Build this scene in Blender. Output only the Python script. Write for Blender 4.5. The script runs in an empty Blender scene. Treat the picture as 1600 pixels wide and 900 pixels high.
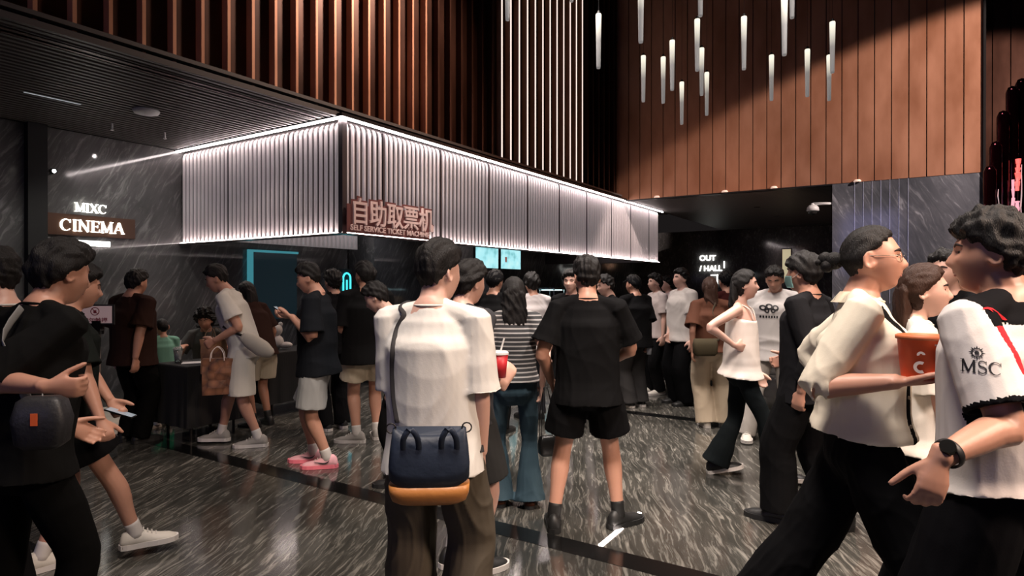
import bpy, bmesh, math, random
import numpy as np
from mathutils import Vector, Matrix
from mathutils.bvhtree import BVHTree

R = math.radians
scene = bpy.context.scene
COL = scene.collection

# ------------------------------------------------------------------ camera, world, exposure
F = 974.0            # focal length in pixels of the 1600 px wide frame
CAM_H = 1.55
HOR = 447.0
cd = bpy.data.cameras.new('camera'); cam = bpy.data.objects.new('camera', cd); COL.objects.link(cam)
cd.sensor_width = 36.0; cd.lens = F / 1600.0 * 36.0; cd.clip_start = 0.05; cd.clip_end = 200
cam.location = (0, 0, CAM_H); cam.rotation_euler = (math.pi / 2 - math.atan(3.0 / F), 0, 0)
scene.camera = cam
scene.view_settings.view_transform = 'Standard'; scene.view_settings.look = 'None'
scene.view_settings.gamma = 1.0; scene.view_settings.use_curve_mapping = False
scene.view_settings.exposure = 0.0
w = bpy.data.worlds.new('world'); scene.world = w; w.use_nodes = True
w.node_tree.nodes['Background'].inputs[0].default_value = (0.9, 0.75, 0.75, 1)
w.node_tree.nodes['Background'].inputs[1].default_value = 0.012

ANG = R(57.3)        # the hall's long direction, seen from the camera
CA, SA = math.cos(ANG), math.sin(ANG)
def bw(x, y, z=0.0):                       # hall coordinates -> world
    return Vector((x * CA - y * SA, x * SA + y * CA, z))
def W(px, py, d):                          # a point seen at (px,py) standing d metres deep
    return Vector(((px - 800) / F * d, d, CAM_H - (py - HOR) * d / F))

def area(name, loc, target, size, power, col=(1, .9, .8), size_y=None, spread=None):
    l = bpy.data.lights.new(name, 'AREA'); l.energy = power; l.color = col; l.size = size
    if size_y: l.shape = 'RECTANGLE'; l.size_y = size_y
    if spread: l.spread = R(spread)
    o = bpy.data.objects.new(name, l); COL.objects.link(o); o.location = loc
    o.rotation_euler = (Vector(target) - Vector(loc)).to_track_quat('-Z', 'Y').to_euler()
    return o
def spot(name, loc, target, power, angle, blend=.5, col=(1, .85, .7), rad=.05):
    l = bpy.data.lights.new(name, 'SPOT'); l.energy = power; l.color = col; l.spot_size = R(angle); l.spot_blend = blend
    l.shadow_soft_size = rad
    o = bpy.data.objects.new(name, l); COL.objects.link(o); o.location = loc
    o.rotation_euler = (Vector(target) - Vector(loc)).to_track_quat('-Z', 'Y').to_euler()
    return o
# high downlights over the foyer
area('foyer_downlight', (0.2, 1.2, 6.5), (0.6, 3.6, 0), 1.2, 105, (1, .86, .76), spread=75)
area('foyer_downlight', (2.6, 4.6, 6.8), (2.6, 4.6, 0), 1.6, 110, (1, .88, .80), spread=70)
area('foyer_downlight', (0.5, 6.2, 5.5), (0.5, 6.2, 0), 1.2, 60, (1, .88, .80), spread=70)
area('foyer_downlight', (-2.4, 3.4, 6.0), (-2.4, 4.4, 0), 1.0, 7, (1, .80, .70), spread=70)
area('foyer_downlight', (3.6, 0.4, 3.9), (1.5, 2.3, 1.0), 0.9, 60, (1, .74, .58), spread=80)
area('foyer_downlight', tuple(bw(6.4, 4.4, 5.5)), tuple(bw(7.4, 4.4, 0)), 1.2, 60, (1, .88, .82), spread=70)
# wall washer for the copper wall: a cone whose edge draws the diagonal of light
spot('wall_washer', tuple(bw(9.8, -7.28, 7.71)), tuple(bw(14.63, -1.32, 2.99)), 7200, 51.6, .10, (1, .80, .72), .15)
spot('wall_washer', tuple(bw(11.9, 2.8, 2.9)), tuple(bw(14.6, 3.9, 3.6)), 60, 80, .9, (1, .55, .34), .1)
# lights that graze the fins on the left
area('fin_spot', tuple(bw(8.2, 3.2, 7.6)), tuple(bw(6.3, 6.1, 4.6)), .5, 55, (1, .72, .58), spread=70)
spot('wall_light', tuple(bw(4.7, 8.75, 3.6)), tuple(bw(4.6, 9.78, 1.9)), 60, 110, .9, (1, .95, .9), .02)
# ceiling lamps over the ticket tables on the left
area('table_downlight', tuple(bw(3.6, 8.6, 3.5)), tuple(bw(3.9, 8.6, 0)), .5, 12, (1, .95, .88), spread=120)
area('table_downlight', tuple(bw(4.6, 7.4, 3.5)), tuple(bw(4.6, 7.2, 0)), .5, 10, (1, .85, .75), spread=120)
area('counter_downlight', tuple(bw(8.5, 8.3, 3.5)), tuple(bw(8.5, 8.3, 0)), .8, 8, (.9, .9, 1), spread=120)
area('counter_downlight', tuple(bw(13.5, 8.0, 3.5)), tuple(bw(13.5, 8.0, 0)), .8, 10, (.9, .9, 1), spread=120)
area('corridor_downlight', tuple(bw(17.5, 3.8, 3.5)), tuple(bw(17.5, 3.8, 0)), .8, 7, (.9, .95, 1), spread=100)

# ------------------------------------------------------------------ materials
MATS = {}
def nodes_of(m):
    m.use_nodes = True
    return m.node_tree, m.node_tree.nodes, m.node_tree.links, m.node_tree.nodes['Principled BSDF']
def mat(name, col, rough=.6, metal=0., emit=None, es=0., bump=0., bscale=60., spec=None, vary=0., alpha=None, trans=0., stretch=(1, 1, 1), coat=0., sss=0.):
    if name in MATS: return MATS[name]
    m = bpy.data.materials.new(name); nt, N, L, b = nodes_of(m)
    b.inputs['Base Color'].default_value = (*col, 1); b.inputs['Roughness'].default_value = rough
    b.inputs['Metallic'].default_value = metal
    if spec is not None: b.inputs['Specular IOR Level'].default_value = spec
    if emit: b.inputs['Emission Color'].default_value = (*emit, 1); b.inputs['Emission Strength'].default_value = es
    if trans: b.inputs['Transmission Weight'].default_value = trans
    if alpha is not None: b.inputs['Alpha'].default_value = alpha
    if coat: b.inputs['Coat Weight'].default_value = coat
    if sss:
        b.inputs['Subsurface Weight'].default_value = sss; b.inputs['Subsurface Radius'].default_value = (.02, .008, .004)
    tc = N.new('ShaderNodeTexCoord'); mp = N.new('ShaderNodeMapping'); mp.inputs['Scale'].default_value = stretch
    L.new(tc.outputs['Object'], mp.inputs[0])
    no = N.new('ShaderNodeTexNoise'); no.inputs['Scale'].default_value = bscale; no.inputs['Detail'].default_value = 3
    L.new(mp.outputs[0], no.inputs[0])
    if bump:
        bp = N.new('ShaderNodeBump'); bp.inputs['Strength'].default_value = bump; bp.inputs['Distance'].default_value = .01
        L.new(no.outputs[0], bp.inputs['Height']); L.new(bp.outputs[0], b.inputs['Normal'])
    if vary:
        n2 = N.new('ShaderNodeTexNoise'); n2.inputs['Scale'].default_value = 4.; n2.inputs['Detail'].default_value = 4
        L.new(mp.outputs[0], n2.inputs[0])
        cr = N.new('ShaderNodeMix'); cr.data_type = 'RGBA'
        cr.inputs[6].default_value = (*[c * (1 - vary) for c in col], 1); cr.inputs[7].default_value = (*[min(1, c * (1 + vary)) for c in col], 1)
        L.new(n2.outputs[0], cr.inputs[0]); L.new(cr.outputs[2], b.inputs['Base Color'])
    MATS[name] = m; return m
def ramp(N, stops):
    r = N.new('ShaderNodeValToRGB'); e = r.color_ramp.elements
    e[0].position, e[0].color = stops[0][0], (*stops[0][1], 1); e[1].position, e[1].color = stops[-1][0], (*stops[-1][1], 1)
    for p, c in stops[1:-1]:
        x = e.new(p); x.color = (*c, 1)
    return r
def marble(name, rot, scale, dark, mid, light, rough=.15, thr=.56, rv=.05, blotch=.9, warp=.2):
    """dark marble with short streaky pale veins, all running one way"""
    m = bpy.data.materials.new(name); nt, N, L, b = nodes_of(m)
    tc = N.new('ShaderNodeTexCoord')
    n0 = N.new('ShaderNodeTexNoise'); n0.inputs['Scale'].default_value = 1.6; n0.inputs['Detail'].default_value = 3
    L.new(tc.outputs['Object'], n0.inputs[0])
    mx = N.new('ShaderNodeVectorMath'); mx.operation = 'SCALE'; mx.inputs[3].default_value = warp; L.new(n0.outputs['Color'], mx.inputs[0])
    ad = N.new('ShaderNodeVectorMath'); ad.operation = 'ADD'; L.new(tc.outputs['Object'], ad.inputs[0]); L.new(mx.outputs[0], ad.inputs[1])
    r0 = N.new('ShaderNodeMapping'); r0.inputs['Rotation'].default_value = rot; L.new(ad.outputs[0], r0.inputs[0])
    mp = N.new('ShaderNodeMapping'); mp.inputs['Scale'].default_value = scale; L.new(r0.outputs[0], mp.inputs[0])
    v = N.new('ShaderNodeTexNoise'); v.inputs['Scale'].default_value = 1.; v.inputs['Detail'].default_value = 5; v.inputs['Roughness'].default_value = .62; v.inputs['Distortion'].default_value = .9
    L.new(mp.outputs[0], v.inputs[0])
    r1 = ramp(N, [(.40, (0, 0, 0)), (thr, (.12, .12, .12)), (thr + .08, (.55, .55, .55)), (thr + .16, (1, 1, 1))]); L.new(v.outputs[0], r1.inputs[0])
    n3 = N.new('ShaderNodeTexNoise'); n3.inputs['Scale'].default_value = blotch; n3.inputs['Detail'].default_value = 3; L.new(tc.outputs['Object'], n3.inputs[0])
    r2 = ramp(N, [(.3, dark), (.7, mid)]); L.new(n3.outputs[0], r2.inputs[0])
    n4 = ramp(N, [(.35, (.35, .35, .35)), (.65, (1, 1, 1))]); L.new(n3.outputs[0], n4.inputs[0])
    mu = N.new('ShaderNodeMath'); mu.operation = 'MULTIPLY'; L.new(r1.outputs[0], mu.inputs[0]); L.new(n4.outputs[0], mu.inputs[1])
    mi = N.new('ShaderNodeMix'); mi.data_type = 'RGBA'; L.new(mu.outputs[0], mi.inputs[0]); L.new(r2.outputs[0], mi.inputs[6]); mi.inputs[7].default_value = (*light, 1)
    L.new(mi.outputs[2], b.inputs['Base Color'])
    b.inputs['Roughness'].default_value = rough
    MATS[name] = m; return m
M_floor = marble('floor_marble', (0, 0, R(-28)), (3.8, 38, 4), (.019, .019, .017), (.050, .048, .042), (.27, .255, .225), .12, .515, warp=.15)
M_wall = marble('wall_marble', (0, R(-30), 0), (14, 14, 1.9), (.060, .060, .060), (.16, .155, .155), (.36, .35, .345), .07, .54, warp=.16)
M_wall_r = marble('right_marble', (R(28), 0, 0), (10, 10, 1.5), (.04, .045, .055), (.12, .125, .145), (.35, .36, .40), .09, .56, warp=.2)
M_black_stone = mat('black_stone', (.006, .006, .006), .12)
M_black = mat('matt_black', (.008, .008, .008), .7, vary=.2)
M_dark_metal = mat('dark_metal', (.03, .028, .028), .35, .6)
def copper(name, c0, c1, metal, rough):
    m = bpy.data.materials.new(name); nt, N, L, b = nodes_of(m)
    tc = N.new('ShaderNodeTexCoord'); mp = N.new('ShaderNodeMapping'); mp.inputs['Scale'].default_value = (1.2, 1.2, .5); L.new(tc.outputs['Object'], mp.inputs[0])
    n = N.new('ShaderNodeTexNoise'); n.inputs['Scale'].default_value = 2.2; n.inputs['Detail'].default_value = 4; L.new(mp.outputs[0], n.inputs[0])
    r = ramp(N, [(.3, c0), (.7, c1)]); L.new(n.outputs[0], r.inputs[0]); L.new(r.outputs[0], b.inputs['Base Color'])
    r2 = ramp(N, [(.3, (rough, rough, rough)), (.7, (rough + .12,) * 3)]); L.new(n.outputs[0], r2.inputs[0]); L.new(r2.outputs[0], b.inputs['Roughness'])
    b.inputs['Metallic'].default_value = metal; MATS[name] = m; return m
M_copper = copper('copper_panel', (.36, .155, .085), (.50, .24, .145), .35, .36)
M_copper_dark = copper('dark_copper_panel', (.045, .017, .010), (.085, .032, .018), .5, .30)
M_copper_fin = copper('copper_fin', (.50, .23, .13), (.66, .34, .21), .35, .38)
M_slat = mat('white_slat', (.72, .66, .67), .34, .0, coat=.4, emit=(1, .86, .87), es=.12)
M_led = mat('led_strip', (1, 1, 1), .5, emit=(1, .86, .84), es=27)
M_led2 = mat('led_strip_low', (1, 1, 1), .5, emit=(1, .86, .82), es=20)
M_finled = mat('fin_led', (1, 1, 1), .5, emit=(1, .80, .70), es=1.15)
M_white = mat('white_plastic', (.7, .7, .7), .4)
M_ceil = mat('ceiling_slat', (.12, .11, .105), .45, .2)
M_sign = mat('sign_letters', (1, 1, 1), .5, emit=(1, .97, .86), es=3.2)
M_signsm = mat('sign_small', (1, 1, 1), .5, emit=(1, .98, .92), es=3.0)
M_plate = mat('brown_plate', (.11, .055, .035), .35, .3, vary=.2)

# ------------------------------------------------------------------ mesh helpers
def bx(bm, x0, x1, y0, y1, z0, z1):
    vs = [bm.verts.new((x, y, z)) for z in (z0, z1) for y in (y0, y1) for x in (x0, x1)]
    for f in ((0, 2, 3, 1), (4, 5, 7, 6), (0, 1, 5, 4), (2, 6, 7, 3), (0, 4, 6, 2), (1, 3, 7, 5)):
        bm.faces.new([vs[i] for i in f])
def cyl(bm, a, b, r0, r1=None, seg=16, cap=True):
    a, b = Vector(a), Vector(b); r1 = r0 if r1 is None else r1
    t = (b - a).normalized(); s = t.orthogonal().normalized(); u = t.cross(s)
    A = [bm.verts.new(a + (s * math.cos(k) + u * math.sin(k)) * r0) for k in [2 * math.pi * i / seg for i in range(seg)]]
    B = [bm.verts.new(b + (s * math.cos(k) + u * math.sin(k)) * r1) for k in [2 * math.pi * i / seg for i in range(seg)]]
    for i in range(seg): bm.faces.new((A[i], A[(i + 1) % seg], B[(i + 1) % seg], B[i]))
    if cap: bm.faces.new(A[::-1]); bm.faces.new(B)
def lathe(bm, prof, seg=24, c=(0, 0)):
    rings = []
    for r, z in prof: rings.append([bm.verts.new((c[0] + r * math.cos(2 * math.pi * i / seg), c[1] + r * math.sin(2 * math.pi * i / seg), z)) for i in range(seg)])
    for A, B in zip(rings, rings[1:]):
        for i in range(seg): bm.faces.new((A[i], A[(i + 1) % seg], B[(i + 1) % seg], B[i]))
    if prof[0][0] > 1e-4: bm.faces.new(rings[0][::-1])
    if prof[-1][0] > 1e-4: bm.faces.new(rings[-1])
def mesh_of(name, bm, smooth=False, bevel=0):
    if bevel: bmesh.ops.bevel(bm, geom=bm.edges[:], offset=bevel, segments=2, affect='EDGES', clamp_overlap=True)
    bmesh.ops.recalc_face_normals(bm, faces=bm.faces[:])
    me = bpy.data.meshes.new(name); bm.to_mesh(me); bm.free()
    if smooth: me.polygons.foreach_set('use_smooth', [True] * len(me.polygons))
    return me
def obj(name, bm, m, parent=None, loc=None, rz=None, smooth=False, bevel=0):
    me = bm if isinstance(bm, bpy.types.Mesh) else mesh_of(name, bm, smooth, bevel)
    if m is not None and not len(me.materials): me.materials.append(m)
    o = bpy.data.objects.new(name, me); COL.objects.link(o)
    if parent is not None: o.parent = parent
    if loc is not None: o.location = loc
    if rz is not None: o.rotation_euler = (0, 0, rz)
    return o
def tag(o, label, cat, group=None, kind=None):
    o['label'] = label; o['category'] = cat
    if group: o['group'] = group
    if kind: o['kind'] = kind
    return o
def thing(name, label, cat, loc=(0, 0, 0), rz=0, group=None):
    o = bpy.data.objects.new(name, None); COL.objects.link(o); o.empty_display_size = .1
    o.location = loc; o.rotation_euler = (0, 0, rz)
    return tag(o, label, cat, group)
def struct(name, bm, m, label=None, parent=None):
    o = obj(name, bm, m, parent, (0, 0, 0) if parent is None else None, ANG if parent is None else None)
    if parent is None: o['kind'] = 'structure'
    if label: o['label'] = label
    return o
def text_mesh(body, size, depth=.01, align='CENTER', bold=0.):
    cu = bpy.data.curves.new('t', 'FONT'); cu.body = body; cu.size = size; cu.extrude = depth; cu.align_x = align; cu.offset = bold
    o = bpy.data.objects.new('t', cu); COL.objects.link(o)
    dg = bpy.context.evaluated_depsgraph_get(); me = bpy.data.meshes.new_from_object(o.evaluated_get(dg))
    bpy.data.objects.remove(o); bpy.data.curves.remove(cu); return me
def copy_tree(o, parent=None):
    c = o.copy(); COL.objects.link(c); c.parent = parent
    for ch in o.children: copy_tree(ch, c)
    return c

# serif capitals from strokes: (x0,y0,x1,y1,width) in a cell 1 high
SER = {
 'M': (1.05, [(.16, 0, .16, 1, .09), (.89, 0, .89, 1, .15), (.16, 1, .52, .05, .15), (.89, 1, .52, .05, .08)], [(.16, 0), (.89, 0), (.12, 1), (.93, 1)]),
 'I': (.42, [(.21, 0, .21, 1, .16)], [(.21, 0), (.21, 1)]),
 'X': (.92, [(.14, 1, .78, 0, .17), (.78, 1, .14, 0, .08)], [(.14, 0), (.78, 0), (.14, 1), (.78, 1)]),
 'N': (1.0, [(.18, 0, .18, 1, .08), (.82, 0, .82, 1, .08), (.16, 1, .82, .0, .16)], [(.18, 0), (.15, 1), (.82, 1)]),
 'E': (.80, [(.20, 0, .20, 1, .16), (.15, .97, .68, .97, .07), (.15, .52, .58, .52, .07), (.15, .03, .72, .03, .07), (.68, .97, .70, .76, .06), (.72, .03, .74, .26, .06), (.58, .62, .58, .42, .06)], [(.18, 0), (.18, 1)]),
 'A': (.96, [(.12, 0, .48, 1, .08), (.48, 1, .84, 0, .17), (.26, .33, .66, .33, .07)], [(.12, 0), (.84, 0)]),
 'C': (.92, 'arcC', []), 'S': (.72, 'arcS', []),
}
def serif_word(word, size, depth):
    bm = bmesh.new(); x = 0
    def stroke(x0, y0, x1, y1, wd):
        d = Vector((x1 - x0, y1 - y0, 0)); n = Vector((-d.y, d.x, 0)).normalized() * wd / 2
        p = [Vector((x0, y0, 0)) + n, Vector((x0, y0, 0)) - n, Vector((x1, y1, 0)) - n, Vector((x1, y1, 0)) + n]
        lo = [bm.verts.new((v.x * size, v.y * size, 0)) for v in p]; hi = [bm.verts.new((v.x * size, v.y * size, depth)) for v in p]
        bm.faces.new(lo); bm.faces.new(hi[::-1])
        for i in range(4): bm.faces.new((lo[i], hi[i], hi[(i + 1) % 4], lo[(i + 1) % 4]))
    for ch in word:
        wdt, st, sf = SER[ch]
        if st == 'arcC':
            st = []
            for k in range(18):
                a0, a1 = R(40 + k * 280 / 18), R(40 + (k + 1) * 280 / 18); am = (a0 + a1) / 2
                st.append((.47 + .38 * math.cos(a0), .5 + .48 * math.sin(a0), .47 + .38 * math.cos(a1), .5 + .48 * math.sin(a1), .05 + .11 * max(0, -math.cos(am))))
            st += [(.78, .98, .78, .70, .05)]
        elif st == 'arcS':
            pts = []
            for k in range(13): a = R(30 + k * 240 / 12); pts.append((.36 + .23 * math.cos(a), .745 + .225 * math.sin(a)))
            for k in range(13): a = R(90 - k * 240 / 12); pts.append((.36 + .25 * math.cos(a), .27 + .25 * math.sin(a)))
            st = [(*p, *q, .11 if 8 < i < 17 else .075) for i, (p, q) in enumerate(zip(pts, pts[1:]))] + [(.60, .98, .60, .74, .05), (.12, .02, .12, .28, .05)]
        for a in st: stroke(x + a[0], a[1], x + a[2], a[3], a[4])
        for (sx, sy) in sf: stroke(x + sx - .14, abs(sy - .025), x + sx + .14, abs(sy - .025), .05)
        x += wdt
    for v in bm.verts: v.co.x -= x * size / 2
    return bm

# ------------------------------------------------------------------ the hall (hall coordinates: x along the counter, y across)
K = .876
CX0, CY0 = 6.25 * K, 6.92 * K         # near corner of the slatted canopy
CX1 = 19.67 * K; WY = 11.17 * K       # far end of the canopy; the marble wall with the sign
HC = 1.55 + 2.44 * K                  # low ceiling
CB = 1.55 + .758 * K                  # underside of the canopy
RX = 16.7 * K                         # copper wall on the right
RY0, RY1 = -1.27 * K, 1.61 * K        # marble below it
bm = bmesh.new(); bx(bm, -8, 26, -9, 16, -.1, 0)
floor = struct('floor', bm, M_floor, 'glossy dark marble floor with pale streaky veins')
for i, (x0, x1) in enumerate(((3.22, 3.40), (7.13, 7.30), (1.55, 1.60), (11.6, 11.75))):
    bm = bmesh.new(); bx(bm, x0, x1, -8.9, 12, .0, .002)
    struct('trim_%d' % (i + 1), bm, M_black_stone, 'black stone strip inlaid in the marble floor')
bm = bmesh.new(); bx(bm, 3.41, 4.05, 1.55, 1.575, 0, .006)  # glowing strip added in place of an overhead light's reflection
tag(obj('floor_reflection', bm, mat('floor_reflection_glow', (1, 1, 1), .5, emit=(1, .85, .78), es=22), None, (0, 0, 0), ANG), 'thin glowing white strip laid on the floor for a reflected LED line between the black trainers', 'reflection strip')

# marble wall with the illuminated sign
bm = bmesh.new(); bx(bm, 3.64, 26, WY, WY + .25, 0, HC)
struct('wall_back', bm, M_wall, 'grey streaked polished marble wall behind the cinema sign')
bm = bmesh.new(); bx(bm, -8, 3.42, WY, WY + .25, 0, HC)
struct('wall_left', bm, M_wall, 'marble wall left of the black pillar')
bm = bmesh.new(); bx(bm, 3.42, 3.64, WY - .12, WY + .2, 0, HC)
struct('trim_5', bm, M_black, 'flat black pillar between two marble wall sections')
bm = bmesh.new(); bx(bm, -8, 26, WY + .25, WY + .4, -.1, 9.4); struct('wall_back_outer', bm, M_black)
bm = bmesh.new(); bx(bm, -8.2, -8, -9, 16, -.1, 9.4); struct('wall_behind', bm, M_black)
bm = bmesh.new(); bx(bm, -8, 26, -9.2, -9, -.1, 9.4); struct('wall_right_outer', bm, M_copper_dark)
bm = bmesh.new(); bx(bm, -8.2, 26.2, -9.2, 16, 9.4, 9.6); struct('ceiling', bm, M_black, 'black ceiling of the tall foyer')

# low slatted ceiling over tables and counter
bm = bmesh.new(); bx(bm, -8, CX1 + 1, CY0 + .04, WY, HC + .10, HC + .14)
n = 34
for i in range(n):
    y = CY0 + .10 + (WY - CY0 - .1) * i / n
    bx(bm, -8, CX1 + 1, y, y + .05, HC, HC + .045)
bx(bm, -8, CX0, CY0 - .0, CY0 + .05, HC - .005, HC + .05)
struct('ceiling_slatted', bm, M_ceil, 'low dark slatted ceiling running over the ticket tables')
bm = bmesh.new(); bx(bm, RX + .1, 26, -2, CY0 + .04, HC + .06, HC + .1)
for i in range(70):
    x = RX + .15 + i * .13
    bx(bm, x, x + .07, -2, CY0 + .04, HC, HC + .06)
struct('ceiling_corridor', bm, M_ceil, 'low dark slatted ceiling over the hall corridor')

# tall fin wall above the canopy
bm = bmesh.new(); bx(bm, -8, RX + .1, CY0 + .22, CY0 + .4, HC, 9.4)
fw = struct('wall_fins', bm, M_copper_dark, 'tall dark copper wall above the canopy')
bm = bmesh.new()
bx(bm, -8, RX, CY0 + .06, CY0 + .22, HC + .05, HC + .07)
struct('fin_ledge', bm, M_dark_metal, None, fw)
x = 3.56 * K - .2935 * 22; finm = None; i = 0
while x < RX - .1:
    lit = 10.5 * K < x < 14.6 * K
    dim = 8.5 * K < x < 10.5 * K or x > 14.6 * K  # unlit stretches: their shade is put into a darker copper
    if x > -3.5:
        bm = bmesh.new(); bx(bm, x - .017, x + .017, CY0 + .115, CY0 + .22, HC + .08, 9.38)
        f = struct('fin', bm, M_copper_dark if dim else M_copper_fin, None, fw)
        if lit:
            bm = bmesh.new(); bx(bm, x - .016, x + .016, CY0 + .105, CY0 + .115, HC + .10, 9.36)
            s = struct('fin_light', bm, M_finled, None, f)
    x += .2935; i += 1
# copper board wall on the right
def boards(bm, x, y0, y1, z0, z1, pitch=.2935, gap=.018, t=.03):
    y = y0
    while y < y1 - .02:
        bx(bm, x - t, x, y + gap / 2, min(y + pitch, y1) - gap / 2, z0, z1); y += pitch
bm = bmesh.new(); boards(bm, RX, RY0, CY0 + .2, HC, 9.4)
cw = struct('wall_copper', bm, M_copper, 'tall copper coloured board wall on the right')
bm = bmesh.new(); bx(bm, RX, RX + .1, RY0, CY0 + .4, HC, 9.4); struct('backing', bm, M_black, None, cw)
bm = bmesh.new(); bx(bm, RX - .06, RX + .1, RY0 - .04, RY0, 0, 9.4); bx(bm, RX - .05, RX + .1, RY1, CY0 + .04, HC - .03, HC); struct('edge_trim', bm, M_dark_metal, None, cw)
bm = bmesh.new(); bx(bm, RX - .02, RX + .25, RY0, RY1, 0, HC)
mw = struct('wall_marble_right', bm, M_wall_r, 'dark polished marble wall below the copper boards')
bm = bmesh.new()  # glowing vertical lines stand for light reflected in the marble
for k in range(7):
    y = 1.0 - k * .155
    bx(bm, RX - .027, RX - .02, y - .006, y + .006, 1.2, HC)
struct('reflection_lines', bm, mat('marble_reflection', (.6, .6, .62), .25, .8, emit=(.6, .55, .6), es=.12), None, mw)
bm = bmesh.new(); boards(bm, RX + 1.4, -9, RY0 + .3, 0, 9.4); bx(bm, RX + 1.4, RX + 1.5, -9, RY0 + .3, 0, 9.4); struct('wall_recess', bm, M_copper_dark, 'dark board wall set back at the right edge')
# far end of the corridor
bm = bmesh.new(); bx(bm, 25.0, 25.2, -3, WY, 0, HC + .06); struct('wall_far', bm, M_wall, 'dark marble wall at the far end of the corridor')
bm = bmesh.new(); bx(bm, RX + .25, 26, RY0 - .2, RY0, 0, HC); struct('wall_corridor', bm, M_black)

# ------------------------------------------------------------------ slatted light canopy
can = thing('light_canopy', 'long hanging canopy of glowing white vertical slats above the counter', 'canopy', bw(CX0, CY0, CB), ANG)
LX, LY, LZ = CX1 - CX0, WY - CY0, HC - CB
def slat(bm, x, y, z0, z1, nx, ny, r=.027):
    # rounded slat that bends back at its top; (nx,ny) is outward
    P = [(0, z0), (0, z0 + (z1 - z0) * .5), (0, z1 - .10), (-.012, z1 - .05), (-.045, z1 - .015)]
    prev = None
    for o, z in P:
        ring = []
        for k in range(8):
            a = 2 * math.pi * k / 8
            u, v = math.cos(a) * r, math.sin(a) * r * 1.0
            ring.append(bm.verts.new((x + nx * (o + v) - ny * u, y + ny * (o + v) + nx * u, z)))
        if prev:
            for k in range(8): bm.faces.new((prev[k], prev[(k + 1) % 8], ring[(k + 1) % 8], ring[k]))
        else: bm.faces.new(ring[::-1])
        prev = ring
    bm.faces.new(prev)
fb = [0.06] + [(v * K - CX0) for v in (7.13, 8.54, 10.02, 11.47, 12.9, 14.36, 15.9, 17.3, 18.8)] + [LX - .02]
for a, b in zip(fb, fb[1:]):
    bm = bmesh.new(); n = max(2, int(round((b - a - .10) / .0985)))
    for i in range(n + 1):
        slat(bm, a + .05 + (b - a - .12) * i / n, .04, .03, LZ - .02, 0, -1, .0225)
    obj('slat_panel', bm, M_slat, can, smooth=True)
sb = [.10, 1.10, 2.48, LY - .02]
for a, b in zip(sb, sb[1:]):
    bm = bmesh.new(); n = int(round((b - a - .10) / .098))
    for i in range(n + 1):
        slat(bm, .04, a + .05 + (b - a - .10) * i / n, .03, LZ - .02, -1, 0, .0235)
    obj('slat_panel', bm, M_slat, can, smooth=True)
bm = bmesh.new(); bx(bm, .09, LX, .09, .13, .02, LZ); bx(bm, .09, .13, .09, LY, .02, LZ); bx(bm, LX - .04, LX, .09, LY, .02, LZ)
for p in fb[1:-1]: bx(bm, p - .012, p + .012, .03, .10, .01, LZ - .05)
for p in sb[1:-1]: bx(bm, .03, .10, p - .012, p + .012, .01, LZ - .05)
bx(bm, .0, .075, .0, .075, .005, LZ)
obj('backing_frame', bm, mat('backing', (.10, .085, .09), .3, .4), can)
bm = bmesh.new(); bx(bm, -.085, LX + .12, -.085, .16, LZ - .012, LZ + .03); bx(bm, -.085, .16, .16, LY, LZ - .012, LZ + .03)
obj('cornice', bm, M_dark_metal, can)
bm = bmesh.new(); bx(bm, -.02, LX, -.01, .16, 0, .012); bx(bm, -.01, .16, .16, LY, 0, .012)
obj('bottom_rail', bm, mat('rail', (.45, .38, .38), .3, .6), can)
bm = bmesh.new(); bx(bm, -.055, LX + .12, -.062, -.040, LZ - .034, LZ - .012); bx(bm, -.062, -.040, -.04, LY - .01, LZ - .034, LZ - .012)
obj('led_strip', bm, M_led, can)
bm = bmesh.new(); bx(bm, .0, LX, .002, .010, .012, .022); bx(bm, .002, .010, .02, LY - .01, .012, .022)
obj('lower_led_strip', bm, M_led2, can)
# inner valance on the far side
for x0, x1 in ((.3, 3.3), (7.4, 9.2)):
    bm = bmesh.new(); nn = int((x1 - x0) / .1)
    for i in range(nn): slat(bm, x0 + .1 * i, 10.55 * K - CY0 - .0, .06, .75, 0, -1, .028)
    bx(bm, x0, x1, 10.6 * K - CY0, 10.65 * K - CY0, .06, .8)
    obj('inner_slats', bm, M_slat, can, smooth=True)
bm = bmesh.new(); bx(bm, .3, 9.2, 10.5 * K - CY0, 10.52 * K - CY0, .8, .83)
obj('inner_led_strip', bm, M_led2, can)

# ticket machine sign, cut to the outline of its characters
sg = thing('ticket_sign', 'brown cut-out sign with pinkish Chinese characters on the canopy corner', 'sign', bw(5.50, CY0 - .07, CB + .02), ANG)
M_sl = mat('sign_face', (.80, .60, .56), .5, emit=(.8, .55, .5), es=.07); M_sbk = mat('sign_back', (.16, .055, .05), .5, emit=(.3, .1, .09), es=.08)
t1 = text_mesh('自助取票机', .36, .012, 'LEFT', .004)
for v in t1.vertices: v.co = Vector((v.co.x * .90 + .03, -.016 - v.co.z, v.co.y + .14))
o = obj('characters', t1, M_sl, sg)
t1b = text_mesh('自助取票机', .36, .006, 'LEFT', .03)
for v in t1b.vertices: v.co = Vector((v.co.x * .90 + .03, 0 - v.co.z, v.co.y + .14))
obj('outline_backing', t1b, M_sbk, sg)
t2 = text_mesh('SELF SERVICE TICKET MACHINE', .10, .006, 'LEFT', .002)
wd = max(v.co.x for v in t2.vertices)
for v in t2.vertices: v.co = Vector((v.co.x * 1.52 / wd + .03, -.014 - v.co.z, v.co.y + .03))
obj('lettering', t2, M_sl, sg)
bm = bmesh.new(); bx(bm, -.01, 1.58, .002, .012, 0, .36); bx(bm, .06, .10, .012, .08, .1, .2); bx(bm, 1.4, 1.44, .012, .08, .1, .2)
obj('backing_board', bm, M_sbk, sg)

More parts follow.
